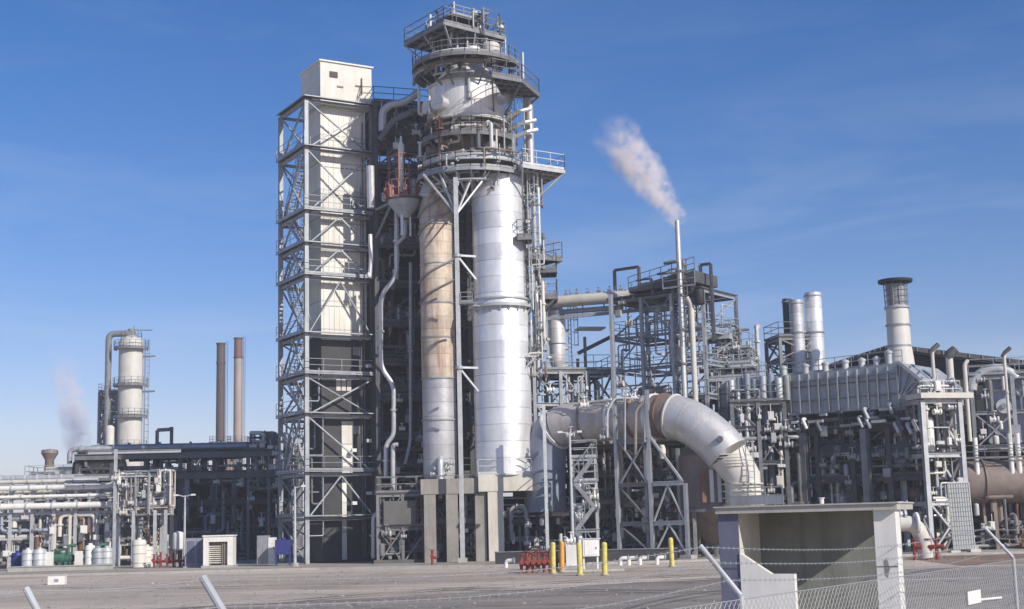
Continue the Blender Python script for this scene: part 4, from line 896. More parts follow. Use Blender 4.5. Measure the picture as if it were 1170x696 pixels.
# conical hopper vessel at the end of the duct
p = W(815, 560, 92.4); hv = thing('cone_vessel', 'dark grey brown cone bottomed vessel under the silver duct bend', 'vessel', p.x, 92.6, 0)
h0, h1, h2 = Zh(810, 620, 92), Zh(810, 585, 92), Zh(810, 520, 92)
MB().lathe([(.01, .9), (.55, .95), (.6, h0), (2.0, h1), (2.15, h1+.2), (2.15, h2), (1.5, h2+.7), (.01, h2+.9)], (0, 0, 0), 40).build('vessel_shell', 'brown_clad', hv)
MB().ring((0, 0, h1), 2.1, 2.35, 0, .2, 36).build('flange_ring', 'steel_mid', hv)
for k in range(4): a = R(45+90*k); MB().hbeam((2.1*math.cos(a), 2.1*math.sin(a), 0), (2.1*math.cos(a), 2.1*math.sin(a), h1), .25).build('leg', 'steel_mid', hv)
for k in range(5): MB().box(-1.0+k*.5, -2.32, h1+.6, -.75+k*.5, -2.1, h2-1.0).build('slot_cover', ('rust', 'cream_paint', 'galv_light')[k % 3], hv)

# bollards, hydrants, cabinet in front
def bollard():
    o = thing('bollard', '', 'bollard', 0, 0, 0); MB().tube([(0, 0, 0), (0, 0, 1.45)], .13, 16).build('post', 'yellow', o)
    MB().lathe([(.13, 0), (.115, .06), (.06, .1), (.001, .11)], (0, 0, 1.45), 16).build('cap', 'yellow', o)
    MB().ring((0, 0, .02), .13, .2, 0, .06, 16).build('base_ring', 'concrete', o); return o
bl = bollard(); B = [(632, 656, 'yellow', 'yellow bollard beside the red manifold, first of two standing close together'), (642, 654, 'orange', 'orange bollard standing just right of a yellow one at the red manifold'), (663, 658, 'yellow', 'yellow bollard immediately left of the small white cabinet'), (691, 658, 'yellow', 'yellow bollard just right of the small white cabinet'), (768, 648, 'yellow', 'yellow bollard standing alone by the braced trestle')]
ws = []
for i, (px, py, m_, lab) in enumerate(B):
    g = G(px, py); o = bl if i == 0 else dup(bl, (0, 0, 0)); o.location = (g.x, g.y, 0); o['label'] = lab; o['group'] = 'bollards along the road before the duct'
    o.rotation_euler = (R((1, -1.5, .5, -1, 1)[i]), R((.8, 1.5, -.6, 1, -1)[i]), 0)
    if m_ == 'orange':
        for c in o.children:
            if c.name.startswith(('post', 'cap')): c.data = c.data.copy(); c.data.materials[0] = M['orange']
def manifold(name, lab, x, y, n, ang, m='red', cat='fire manifold', s=.45, pitch=.5):
    o = thing(name, lab, cat, x, y, 0, ang)
    MB().tube([(-.1, 0, .45), (pitch*(n-1)+.3, 0, .45)], .09, 12).build('header_pipe', m, o)
    for k in range(n):
        mb = MB(); mb.tube([(k*pitch, 0, 0), (k*pitch, 0, .9+.15*(k % 2))], .08, 10); mb.tube([(k*pitch, .02, .6), (k*pitch, -.35, .55)], .09, 10); mb.tube([(k*pitch, -.33, .55), (k*pitch, -.4, .55)], .13, 10); mb.build('outlet', m, o)
        mb = MB(); mb.ring((k*pitch, 0, .92+.15*(k % 2)), .14, .19, 0, .04, 16); mb.beam((k*pitch-.16, 0, .94+.15*(k % 2)), (k*pitch+.16, 0, .94+.15*(k % 2)), .03); mb.beam((k*pitch, -.16, .94+.15*(k % 2)), (k*pitch, .16, .94+.15*(k % 2)), .03); mb.build('handwheel', m, o)
    return o
g = G(596, 655); manifold('fire_manifold', 'red manifold of valves and handwheels left of the yellow bollards', g.x, g.y, 6, R(4), pitch=.29)
g = G(606, 652); manifold('fire_manifold', 'rear dark red valve row behind the red manifold and left of the bollards', g.x, g.y+1.2, 5, R(-6), 'rust', pitch=.36)
g = G(650, 650); manifold('fire_valve', 'single red valve stand between the orange and yellow bollards', g.x, g.y, 1, 0)
g = G(493, 646); manifold('fire_hydrant', 'small red hydrant at the kerb below the slim rusty vessel', g.x, g.y+1, 1, 0, cat='hydrant')
# white equipment between bollards
g = G(655, 652); o = thing('valve_stand', 'white boxed valve stand between the orange and the yellow bollards', 'valve stand', g.x-.3, g.y+1.6, 0)
MB().box(0, 0, .2, .6, .4, 1.3).build('body', 'white', o); MB().tube([(-.25, .2, 0), (-.25, .2, 1.9)], .09, 10).build('pipe', 'cream_paint', o); MB().tube([(.65, .2, .5), (.8, .2, 1.75)], .09, 10).build('pipe', 'white', o); MB().box(-.4, -.1, 0, 1, .6, .2).build('plinth', 'concrete', o)
mb = MB(); valve(mb, .3, .1, 1.5, .35); mb.build('valve', 'white', o)
g = G(676, 653); o = thing('control_cabinet', 'small white control cabinet on thin legs between two yellow bollards', 'cabinet', g.x, g.y+.6, 0, R(8))
MB().box(-.42, -.2, .75, .42, .2, 1.6).build('body', 'white', o); MB().box(-.34, -.225, .82, .34, -.202, 1.52).build('door', 'white', o); MB().box(.24, -.25, 1.1, .28, -.226, 1.22).build('handle', 'steel_mid', o)
for x in (-.36, .36): MB().beam((x, 0, .004), (x, 0, .75), .08).build('leg', 'white', o)
MB().box(-.5, -.24, 1.602, .5, .24, 1.66).build('rain_hood', 'galv_light', o)
MB().box(-1.6, -.7, 0, 1.6, .8, .1).build('plinth', 'concrete', o)
# small white pipe stubs along the blue grey wall
rk = random.Random(3)
for k, px in enumerate((578, 712, 722, 735, 755)):
    g = G(px, 650-.02*(px-578)); o = thing('pipe_stub', 'white capped pipe stub '+('on the ground left of the red manifold', 'first in the row right of the control cabinet', 'second in the row right of the control cabinet', 'third in the row right of the control cabinet', 'fourth in the row, next to the lone yellow bollard')[k], 'pipe stub', g.x, g.y+2, 0, rk.uniform(-.5, .5), 'white pipe stubs before the blue grey wall')
    MB().tube([(0, 0, 0), (0, 0, .4), (.45, 0, .4)], .11, 10, bend=.2).build('pipe', 'white', o); MB().tube([(.43, 0, .4), (.5, 0, .4)], .17, 12).build('flange', 'galv', o)

# ------------------------------------------------------------------ 7. right complex: big ribbed plenum on a dark pipe frame
rg = random.Random(81)
A7 = R(-40); x7 = W(1060, 520, 92).x; o7 = (x7-.766*13.2, 92+.643*13.2)
f7 = LF(o7[0], o7[1], A7)
lz = lambda px, py, b=0: f7.onb(px, py, b)[2]
Ltot = 13.2
zs7 = [0]+[lz(1057, y) for y in (585, 545, 512, 486)]
pm = thing('pipe_module', 'dark multi level steel module crowded with pipes under the grey ribbed plenum', 'process module', o7[0], o7[1], 0, A7)
steel(pm, Ltot, 7, 5, 1, zs7, 'steel_dark', .34, .3, .16, front=['', '/', 'X', '', '\\'], left='X', right='X', decks=(1, 2, 3, 4), rails=(2, 3, 4), mdeck='steel_dark', mid=True)
clutter(pm, rg, Ltot, 5, .5, zs7[-1]+1.2, 96, ['steel_mid', 'steel_dark', 'galv', 'duct_blue', 'steel_dark', 'alu_dull'], (.06, .22))
clutter(pm, rg, Ltot, 1.2, zs7[2], zs7[-1]+1.0, 2, ['galv_light'], (.06, .22))
vboxes(pm, rg, Ltot, 3, 1.5, zs7[-1]+1, 62, ('white', 'galv_light', 'galv', 'steel_mid', 'galv'))
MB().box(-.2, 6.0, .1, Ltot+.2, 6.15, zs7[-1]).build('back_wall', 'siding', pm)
for k, (x, z) in enumerate(((.6, zs7[1]+1.1), (4.4, zs7[1]+1.1), (8.8, zs7[1]+1.2), (1.2, zs7[2]+1), (5.6, zs7[2]+1), (9.4, zs7[3]+.9), (3.4, zs7[3]+.9))): hvessel(pm, (x, 1.6, z), 3.0, .6, ('steel_mid', 'duct_blue', 'brown_clad')[k % 3], z0=z-.95)
for x in (4.4, 9.0): MB().hbeam((x, -.4, 0), (x, -.4, zs7[-1]), .45, .45, (0, 1, 0)).build('column', 'steel_mid', pm)
# ribbed plenum
pl = thing('ribbed_plenum', 'long grey ribbed plenum box with vent heads along its top edge', 'plenum', o7[0], o7[1], 0, A7)
zb7, zt7 = zs7[-1]+1.25, lz(1035, 414)
aend = f7.onb(1030, 430, 0)[0]
MB().add([(-2.4, -.3, zb7+.1), (aend, -.3, zb7), (Ltot+.3, -.3, zb7+.3), (Ltot+.3, -.3, zb7+1.5), (aend, -.3, zt7), (-2.4, -.3, zt7-.3),
          (-2.4, 6, zb7+.1), (aend, 6, zb7), (Ltot+.3, 6, zb7+.3), (Ltot+.3, 6, zb7+1.5), (aend, 6, zt7), (-2.4, 6, zt7-.3)],
         [(0,1,2,3,4,5), (11,10,9,8,7,6)]+[((i+1) % 6, i, i+6, (i+1) % 6+6) for i in range(6)]).build('plenum_body', 'duct_grey' if False else 'galv', pl, False)
n_ = 17
n_ = 20
for k in range(n_):
    a = -2.2+k*(aend-.1+2.2)/(n_-1); MB().box(a-.05, -.5, zb7+.12, a+.05, -.302, zt7-.2).build('rib', 'galv', pl)
for z in (zb7+.9, zb7+1.9, zt7-.75): MB().box(-2.4, -.44, z, aend, -.303, z+.08).build('stringer', 'steel_mid', pl)
c = Vector((aend-.2, -.4, zb7+.3))
for t in range(6):
    an = R(8+t*15); rr_ = (zt7-zb7)*.95; e = Vector((min(c.x+rr_*math.cos(an), Ltot+.2), -.4, c.z+rr_*math.sin(an)*.9)); MB().beam(c, e, .1, .12).build('fan_rib', 'galv', pl)
MB().beam((aend+.1, -.42, zt7), (Ltot+.3, -.42, zb7+1.5), .25, .22).build('sloping_edge', 'galv_light', pl)
for px in (895, 920, 943, 966, 985, 1002, 1016):
    a, _, z = f7.onb(px, 430, 0); h = .95 if px > 1010 else .6
    mb = MB(); mb.lathe([(.22, 0), (.22, h), (.28, h+.02), (.28, h+.15), (.001, h+.3)], (a, .1, zt7-.25), 16); mb.build('vent_head', 'galv_light', pl)
MB().rail([(-.6, .3, zt7-.15), (aend, .3, zt7)], .9, False, 1.3).build('railing', 'galv', pl)
hr = random.Random(9)
for k in range(34):      # duct stubs, sprinkler nozzles and boxes hanging on the face
    a, z = hr.uniform(-.3, Ltot-.5), hr.uniform(zb7-1.1, zb7+.3); mb = MB()
    if k % 2: mb.cbox((a, -.6, z), (hr.uniform(.3, 1.1), .25, .18))
    else: mb.tube([(a, -.3, z), (a, -.8, z), (a+.3, -.8, z-.7)], .12, 8, bend=.2)
    mb.build('fitting', hr.choice(['galv', 'steel_mid', 'steel_dark', 'white', 'galv_light']), pl)
# left shoulder of machinery in front of the plenum's far end
rg = random.Random(91)
ls = thing('shoulder_module', 'grey cluster of upright ducts and pipes at the left end of the ribbed plenum', 'process module', W(838, 500, 98).x, 98, 0, R(-12))
zls = [0]+[Zh(850, y, 98) for y in (570, 530, 490, 462)]
steel(ls, 3.6, 3, 2, 1, zls, 'steel_mid', .26, .24, .14, front=['X', '', '/'], decks=(2, 3, 4), rails=(4,))
clutter(ls, rg, 4.6, 2.5, 1, zls[-1]+1, 46, ['galv', 'steel_mid', 'steel_dark', 'galv_light'], (.07, .24)); vboxes(ls, rg, 4.2, 2, 1, zls[-1]+.5, 24)
for k in range(8): x = k*.55; MB().lathe(vprof(.24, zls[-1]+.2, zls[-1]+1.7+.2*(k % 3), 0, .1), (x, .5+.3*(k % 2), 0), 14).build('upright_duct', ('galv_light', 'galv', 'duct_blue')[k % 3], ls)
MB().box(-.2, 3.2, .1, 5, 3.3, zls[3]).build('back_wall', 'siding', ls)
# shed roof behind
sr = thing('shed', 'dark low pitched shed roof behind the ribbed plenum', 'shed', 0, 0, 0)
e0, e1, e2 = W(934, 420, 108), W(1018, 393, 103), W(1230, 419, 100)
bk = Vector((5, 14, 0))
mb = MB()
for a, b in ((e0, e1), (e1, e2)):
    v = [a, b, b+bk, a+bk]; mb.add([p-Vector((0, 0, .35)) for p in v]+v, [(3, 2, 1, 0), (4, 5, 6, 7), (0, 1, 5, 4), (1, 2, 6, 5), (2, 3, 7, 6), (3, 0, 4, 7)])
mb.build('roof', 'steel_dark', sr, False)
mb = MB()
for t in [i/14 for i in range(15)]:
    for a, b in ((e0, e1), (e1, e2)): p = a.lerp(b, t); mb.beam(p+Vector((0, -.05, -.3)), p+Vector((0, -.05, .03)), .05)
mb.build('roof_trim', 'galv', sr)
v = [e0+Vector((.3, .8, -.4)), e1+Vector((0, .8, -.4)), e2+Vector((0, .8, -.4))]
vb = [Vector((p.x, p.y, 0)) for p in v]; th = Vector((.1, .25, 0))
MB().add(vb+v[::-1]+[p+th for p in vb]+[p+th for p in v[::-1]], [(0,1,2,3,4,5), (11,10,9,8,7,6)]+[((i+1) % 6, i, i+6, (i+1) % 6+6) for i in range(6)]).build('wall', 'siding', sr, False)
# capped exhaust stack
p = W(1026, 370, 101); es = thing('capped_stack', 'short wide silver exhaust stack with a flat dark cap, on the shed roof', 'chimney', p.x, 101, 0)
zz_ = lambda y: Zh(1026, y, 101)
MB().lathe([(1.0, zz_(418)), (.9, zz_(402)), (.84, zz_(395)), (.80, zz_(352)), (.80, zz_(350))], (0, 0, 0), 36).build('lower_drum', 'cream_paint', es)
MB().lathe([(.66, zz_(352)), (.66, zz_(325)), (.01, zz_(325))], (0, 0, 0), 36).build('upper_drum', 'galv', es)
mb = MB()
for y in (352, 372, 396): mb.ring((0, 0, zz_(y)), .78, .9, -.05, .08, 36)
mb.build('band', 'galv', es)
mb = MB()
for k in range(9): a = 2*math.pi*k/9; mb.beam((.8*math.cos(a), .8*math.sin(a), zz_(350)), (0.84*math.cos(a), 0.84*math.sin(a), zz_(322)), .06)
for y in (345, 338, 331): mb.ring((0, 0, zz_(y)), .8, .84, 0, .04, 24)
mb.build('louvre_cage', 'steel_mid', es)
MB().lathe([(.75, zz_(324)), (1.22, zz_(323)), (1.25, zz_(320)), (.001, zz_(318))], (0, 0, 0), 32).build('cap', 'black', es)
# three stacks on a braced stand
p = W(918, 420, 107); ts = thing('stack_stand', 'braced steel stand holding the group of silver exhaust pipes', 'steel stand', p.x-1.7, 107, 0, R(10))
zt_ = Zh(918, 386, 107); steel(ts, 3.4, 3, 1, 1, [Zh(918, 470, 107), Zh(918, 432, 107), Zh(918, 410, 107), zt_], 'steel_mid', .24, .22, .15, front='X', left='X', right='X', back='X', decks=(1, 3), rails=(3,))
for c in list(ts.children):
    pass
for (px, yt, r_, dy, m_, lab) in ((901, 339, .36, 1.2, 'steel_dark', 'dark slim exhaust pipe, leftmost of the group on the braced stand'), (911, 342, .55, .5, 'alu_dull', 'dull grey exhaust pipe in the middle of the group on the braced stand'), (931, 333, .66, .8, 'alu', 'thickest and tallest silver exhaust pipe, right end of the group on the braced stand')):
    q = W(px, 380, 107+dy); o = thing('exhaust_stack', lab, 'chimney', q.x, 107+dy, 0, 0, 'exhaust pipes on the braced stand')
    z0, z1 = Zh(px, 430, 107), Zh(px, yt, 107)
    MB().lathe([(.01, z0), (r_, z0), (r_, z1), (r_-.06, z1), (r_-.06, z1-1), (.01, z1-1.1)], (0, 0, 0), 28).build('pipe_body', m_, o)
    MB().ring((0, 0, z1-.3), r_, r_+.06, 0, .1, 28).build('rim', 'galv', o); MB().ring((0, 0, zt_+.4), r_, r_+.08, 0, .12, 28).build('collar', 'galv', o)
# sunlit frame at the right end
rg = random.Random(101)
f8 = LF(W(1060, 560, 91).x, 91, R(14)); zs8 = [0]+[Zh(1062, y, 91) for y in (575, 520, 458)]
rf = thing('pipe_support_tower', 'sunlit pale steel frame at the right end of the pipe module', 'steel frame', f8.x, f8.y, 0, f8.ang)
l8 = f8.onb(1100, 520, 0)[0]
steel(rf, l8, 3, 1, 1, zs8, 'galv_light', .3, .28, .16, front=['X', '', ''], right='X', decks=(2, 3), rails=(3,))
clutter(rf, rg, l8, 2.6, 1, zs8[-1]+1.5, 26, ['galv_light', 'cream_paint', 'alu_pipe', 'galv'], (.06, .18)); vboxes(rf, rg, l8, 2, 1.5, zs8[-1]+1.5, 18)
MB().lathe(vprof(.35, zs8[2]+.3, zs8[2]+2.3, .1, .2), (.7, .6, 0), 18).build('drum', 'white', rf)
MB().box(-.3, -.5, zs8[3]+.15, l8+.8, 3.4, zs8[3]+.5).build('top_slab', 'cream_paint', rf)
for x in (0, l8): MB().box(x-.4, -.4, 0, x+.4, .4, .3).build('footing', 'concrete', rf)
# gooseneck vents
for (px, yb, yt, r_, lab) in ((1067, 470, 402, .12, 'thinner gooseneck vent pipe left of the taller pale one'), (1086, 470, 408, .24, 'thick pale gooseneck vent pipe with a dark hooded mouth'), (1103, 470, 416, .13, 'short pale vent pipe, right hand one beside the thick gooseneck'), (1149, 470, 406, .1, 'thin dark topped vent pipe at the far right over the pale tanks')):
    D_ = 93; q = W(px, 430, D_); o = thing('gooseneck_vent', lab, 'vent pipe', q.x, D_, 0, 0, 'gooseneck vent pipes on the right roof')
    z0, z1 = Zh(px, yb, D_), Zh(px, yt, D_)
    MB().tube([(0, 0, z0-2), (0, 0, z1), (.25, 0, z1+.25)], r_, 14, bend=.3).build('pipe_body', 'cream_paint', o)
    if px != 1103: MB().tube([(-.15, 0, z1-.1), (.1, 0, z1+.2), (.45, 0, z1+.5)], [r_*1.1, r_*1.45, r_*1.3], 14).build('hood', 'steel_dark', o)
    MB().ring((0, 0, z0+1.2), r_, r_*1.6, 0, .1, 14).build('flange', 'galv_light', o)
# pale tanks and ducts on the right edge
rg = random.Random(111)
pt = thing('pale_duct_module', 'pale blue grey ducts and round fans under the dark roof at the right edge', 'process module', W(1112, 470, 96).x, 96, 0, R(-16))
zp0, zp1 = Zh(1130, 512, 96), Zh(1130, 432, 96)
steel(pt, 8, 4, 3, 1, [0, Zh(1130, 560, 96), zp0, (zp0+zp1)/2, zp1], 'galv', .26, .24, .14, front=['', '', 'X', ''], decks=(2, 4), rails=(4,))
MB().box(.9, .5, zp0+.3, 7.6, 3.6, zp1-.1).build('duct_box', 'lavender', pt)
for k, x in enumerate((2.0, 4.3, 6.5)):
    z = (zp0+zp1)/2+.4; MB().tube([(x, .5, z), (x, -.15, z)], .5, 24).build('fan_ring', 'galv_light', pt); MB().tube([(x, -.16, z), (x, -.3, z)], .18, 16).build('fan_hub', 'galv', pt)
mb = MB(); mb.tube([(.2+math.cos(R(a))*1.6+1.4, .2, zp1-.9+math.sin(R(a))*1.5) for a in range(175, 20, -12)], .35, 16); mb.build('curved_duct', 'galv_light', pt)
clutter(pt, rg, 8, 3, zp0-1.5, zp1, 40, ['galv', 'galv_light', 'blue_grey', 'steel_mid'], (.06, .2)); vboxes(pt, rg, 8, 1, zp0-2, zp1, 24)
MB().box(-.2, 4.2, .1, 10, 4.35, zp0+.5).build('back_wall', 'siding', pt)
# big brown horizontal vessel off to the right
q = W(1100, 551, 94); bv = thing('brown_drum', 'big brown horizontal vessel lying at the right edge of the plant', 'vessel', q.x, 94.5, 0, R(-4))
zq_ = Zh(1120, 551, 93); hvessel(bv, (0, 0, zq_), 9.5, 1.45, 'brown_clad', 'drum_body')
for x, y0 in ((.85, 500), (3.1, 496), (3.6, 496)):
    MB().tube([(x, -1.2, zq_+.5), (x, -1.2, Zh(1118, y0, 93))], .17, 12).build('white_pipe', 'white', bv)
MB().rail([(-.2, -1.6, zq_+1.5), (9, -1.6, zq_+1.5)], .9).build('railing', 'steel_mid', bv)
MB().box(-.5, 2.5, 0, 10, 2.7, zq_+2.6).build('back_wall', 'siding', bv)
uq = thing('pipe_bank', 'dark low pipe bank under the big brown vessel', 'pipes', q.x, 93.2, 0, R(-4))
clutter(uq, rg, 9, 1.4, .3, 3.4, 26, ['steel_dark', 'steel_mid', 'brown_clad'], (.07, .2)); vboxes(uq, rg, 9, .5, .4, 3, 10)
MB().tube([(-.3, .7, .25), (9.2, .7, .25)], .1, 8).build('pipe', 'galv', uq)
# grey perforated panel
q = W(1100, 600, 87.5); gp = thing('screen_panel', 'tall leaning grey perforated screen panel beside the pale frame', 'panel', q.x, 87.5, 0, R(6))
h_ = Zh(1100, 552, 87.5)
MB().box(-.62, -.03, .25, .62, .03, h_).build('sheet', 'mesh_grey', gp)
mb = MB()
for z in [.25+(h_-.25)*i/14 for i in range(15)]: mb.beam((-.66, -.055, z), (.66, -.055, z), .035)
for x in [-.64+1.28*i/8 for i in range(9)]: mb.beam((x, -.06, .25), (x, -.06, h_), .02)
mb.build('grille', 'galv', gp)
mb = MB(); mb.beam((-.66, 0, .1), (-.66, 0, h_+.05), .09); mb.beam((.66, 0, .1), (.66, 0, h_+.05), .09); mb.beam((-.66, 0, h_+.05), (.66, 0, h_+.05), .09); mb.build('frame', 'galv_light', gp)
MB().box(.3, -.25, 0, .95, .35, .22).build('footing', 'concrete_cream', gp); MB().box(-.95, -.25, 0, -.35, .35, .2).build('footing', 'concrete_cream', gp)
gp.rotation_euler[1] = R(-1.5)
# white pump with red valve by the shelter
q = G(1046, 640); wp = thing('fire_pump', 'white bent pipe on legs with red valves right of the shelter', 'pump', q.x-.9, q.y, 0)
zw = Zh(1045, 598, q.y)
MB().tube([(-1.4, .3, zw), (1.0, 0, zw), (1.4, 0, zw-.9), (1.5, 0, .1)], .42, 20, bend=.8).build('pipe_body', 'cream_paint', wp)
mb = MB(); mb.tube([(1.0, -.1, zw), (1.12, -.1, zw)], .6, 20); mb.tube([(-.1, .12, zw), (.05, .1, zw)], .55, 20); mb.build('flange', 'white', wp)
mb = MB(); valve(mb, .2, 0, zw+.5, .5); valve(mb, -.8, 0, zw+.5, .4); mb.build('valve', 'galv_light', wp)
for x in (.8, 1.5, 2.0): mb = MB(); mb.tube([(x, -.3, 0), (x, -.3, 1.1)], .1, 10); mb.tube([(x, -.3, .7), (x+.35, -.5, .7)], .12, 10); mb.ring((x, -.3, 1.1), .15, .22, 0, .05, 14); mb.build('red_valve', 'red', wp)
mb = MB(); mb.beam((1.7, -.2, 0), (1.2, 0, 2.0), .08); mb.beam((2.3, -.2, 0), (1.5, 0, 2.2), .08); mb.build('brace', 'galv', wp)

# ------------------------------------------------------------------ 8. left side
rg = random.Random(121)
# upper dark pipe rack
f9 = LF(W(88, 560, 118).x, 118, R(5))
z9 = lambda y: Zh(200, y, 118)
la9 = f9.onb(322, 560, 0)[0]
ur = thing('upper_pipe_rack', 'long dark two level pipe rack behind the white cabinet, running to the lattice tower', 'pipe rack', f9.x, f9.y, 0, f9.ang)
steel(ur, la9, 5, 6, 1, [0, z9(575), z9(542), z9(517)], 'steel_dark', .32, .42, .2, front=['', '', 'V'], left='X', right='X', decks=(1, 2, 3), rails=(), mdeck='steel_dark', mid=True)
for z in (z9(520), z9(544)): MB().hbeam((-.2, -.35, z), (la9+.2, -.35, z), .3, .5).build('edge_beam', 'steel_mid', ur)
clutter(ur, rg, la9, 4, .4, z9(522), 96, ['steel_dark', 'steel_mid', 'steel_dark', 'siding', 'galv', 'duct_blue'], (.07, .24), seg=(2, 4))
vboxes(ur, rg, la9, 3, .8, z9(515), 46, ('white', 'galv', 'galv_light', 'steel_mid'))
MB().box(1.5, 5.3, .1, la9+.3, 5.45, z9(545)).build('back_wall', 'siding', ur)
for x in (3, 7.5, 12): hvessel(ur, (x, 2.4, 1.6), 3.2, .75, 'steel_mid')
for x, z in ((.6, z9(530)), (5, z9(558))): hvessel(ur, (x, 1.2, z), 3, .5, 'cream_paint' if x < 1 else 'steel_mid', z0=z-.9)
# pipes riding on the upper rack
for k, (b, r_, m_, a0_, a1_, lab) in enumerate(((.6, .22, 'galv', -.8, la9, 'front grey pipe on top of the dark upper rack'), (1.5, .3, 'steel_mid', .5, la9, 'thick dark pipe along the middle of the upper rack deck'), (2.6, .18, 'alu_pipe', 0, la9-3, 'thin shiny pipe behind the thick dark pipe on the upper rack'), (3.6, .26, 'steel_dark', 2, la9, 'blackish pipe along the back of the upper rack deck'))):
    o = thing('pipe', lab, 'pipe', f9.x, f9.y, 0, f9.ang, 'pipes lying on the upper rack'); z = z9(517)+.29+r_
    MB().tube([(a0_, b, z-1.2), (a0_, b, z), (a1_, b, z)], r_, 12, bend=.6).build('pipe_body', m_, o)
    mb = MB()
    for t in range(6): x = a0_+.8+t*(a1_-a0_-1)/6; MB().tube([(x, b, z), (x+.14, b, z)], r_*1.5, 14).build('flange', 'galv', o)
# goalpost
q = W(186, 505, 120); gpf = thing('goalpost_frame', 'dark goalpost shaped pipe frame standing on the upper rack', 'frame', q.x, 120.5, 0)
hz, lzz = Zh(186, 491, 120), z9(517)+.3
for x in (-.62, .62): MB().hbeam((x, 0, lzz), (x, 0, hz+(.25 if x > 0 else 0)), .25, .25, (0, 1, 0)).build('post', 'steel_mid', gpf)
MB().hbeam((-.62, 0, hz), (.62, 0, hz+.05), .25, .3).build('crossbar', 'steel_mid', gpf)
# things on the rack's right end: railings and white bits
er = thing('rack_end_platform', 'cluttered pale platform with tanks between the twin chimneys and the lattice tower', 'platform', W(284, 510, 119).x, 119, 0, R(5))
zz_ = Zh(300, 516, 119); steel(er, 3.4, 3, 2, 1, [z9(560), z9(540), zz_], 'steel_mid', .2, .2, .12, front='X', decks=(2,), rails=(2,))
clutter(er, rg, 3.4, 2.5, z9(560), zz_+1.6, 24, ['galv_light', 'white', 'steel_mid', 'steel_dark'], (.07, .2)); vboxes(er, rg, 3.2, 2, z9(560), zz_+1, 16)
MB().lathe(vprof(.4, zz_+.3, zz_+1.3, .1, .2), (1.4, .6, 0), 16).build('drum', 'steel_dark', er)
# lower rack with white pipes
f10 = LF(W(2, 600, 108).x-1, 108, R(3)); la10 = f10.onb(185, 600, 0)[0]
z10 = lambda y: Zh(100, y, 107.5)
lr = thing('lower_pipe_rack', 'pale steel pipe rack at the left edge carrying white pipes', 'pipe rack', f10.x, f10.y, 0, f10.ang)
steel(lr, la10, 4, 8, 1, [0, z10(585), z10(566), z10(553)], 'galv_light', .26, .22, .12, left='X', decks=(), rails=(), mid=True)
clutter(lr, rg, la10, 3, .4, z10(588), 90, ['brown_clad', 'cream_paint', 'galv', 'white', 'steel_mid', 'rust', 'alu_dull'], (.06, .2)); vboxes(lr, rg, la10, 2.5, .5, z10(588), 44, ('cream_paint', 'galv', 'white', 'steel_mid'))
MB().box(0, 6.2, .1, la10, 6.35, z10(590)).build('back_screen', 'brown_clad', lr)
for k, (b, r_, y, x1, up, m_, lab) in enumerate(((-.5, .24, 577, 189, 0, 'white', 'thickest white pipe, lowest of those on the left rack'), (-.35, .13, 566, 165, 0, 'white', 'middle thin white pipe on the left rack'), (-.5, .2, 556, 128, 1, 'white', 'thick white pipe that bends up at its right end on the left rack'), (1.2, .17, 549, 112, 0, 'cream_paint', 'uppermost thin cream pipe on the left rack'), (1.9, .2, 560, 150, 0, 'cream_paint', 'rear cream pipe half hidden behind the white pipes'), (2.6, .25, 545, 95, 0, 'alu_pipe', 'silver pipe at the back of the left rack'))):
    o = thing('pipe', lab, 'pipe', f10.x, f10.y, 0, f10.ang, 'white pipes on the left rack'); z = f10.onb(100, y, b)[2]; a1_ = f10.onb(x1, y, b)[0]
    pts = [(-3, b, z), (a1_, b, z)]+([(a1_+.6, b, z+.9), (a1_+2.2, b, z+.95)] if up else ([(a1_+.1, b, z+1.2)] if k in (0, 1) else []))
    MB().tube(pts, r_, 14, bend=.5).build('pipe_body', m_, o); mb = MB()
    for t in range(7): x = -1+t*(a1_+.2)/7; MB().tube([(x, b, z), (x+.12, b, z)], r_*1.25, 14).build('band', 'galv_light', o)
# knot of pipework where the racks meet
kn = thing('manifold_knot', 'sunlit knot of cream valves and elbows where the white pipes meet the dark rack', 'manifold', W(128, 590, 106.5).x, 106.5, 0, R(3))
clutter(kn, rg, 4.4, 2, z10(590), z10(540), 34, ['cream_paint', 'galv', 'galv', 'galv_light', 'steel_mid', 'brown_clad', 'steel_mid'], (.04, .11)); vboxes(kn, rg, 4, 1, z10(590), z10(545), 12)
for x in (.2, 1.6, 3.2, 4.0): MB().hbeam((x, 0, 0), (x, 0, z10(585) if x > .5 else z10(515)), .22, .22, (0, 1, 0)).build('column', 'galv_light', kn)
MB().hbeam((-3, .4, z10(545)), (4.4, .4, z10(545)), .2, .25).build('beam', 'galv_light', kn); MB().hbeam((-2, .4, z10(518)), (5, .4, z10(518)), .2, .25).build('beam', 'galv_light', kn)
# structures seen above the lower rack
bgm = thing('fin_cooler_bank', 'pale low cooler bank with a dark fan stack above the white pipes at the left', 'cooler', W(30, 540, 125).x, 125, 0, R(4))
steel(bgm, 6.5, 4, 3, 1, [0, Zh(70, 570, 125), Zh(70, 548, 125)], 'galv', .24, .24, .14, decks=(1, 2), rails=(2,))
MB().box(1.6, .3, Zh(70, 546, 125), 6, 3, Zh(70, 533, 125)).build('cooler_box', 'cream_paint', bgm); MB().lathe([(.45, 0), (.4, 1.6), (.75, 2.2), (.7, 2.5), (.01, 2.6)], (1.8, .8, Zh(50, 546, 125)), 18).build('fan_stack', 'brown_clad', bgm)
clutter(bgm, rg, 6.4, 3, Zh(70, 570, 125), Zh(70, 540, 125), 20, ['galv_light', 'brown_clad', 'galv'], (.06, .18))
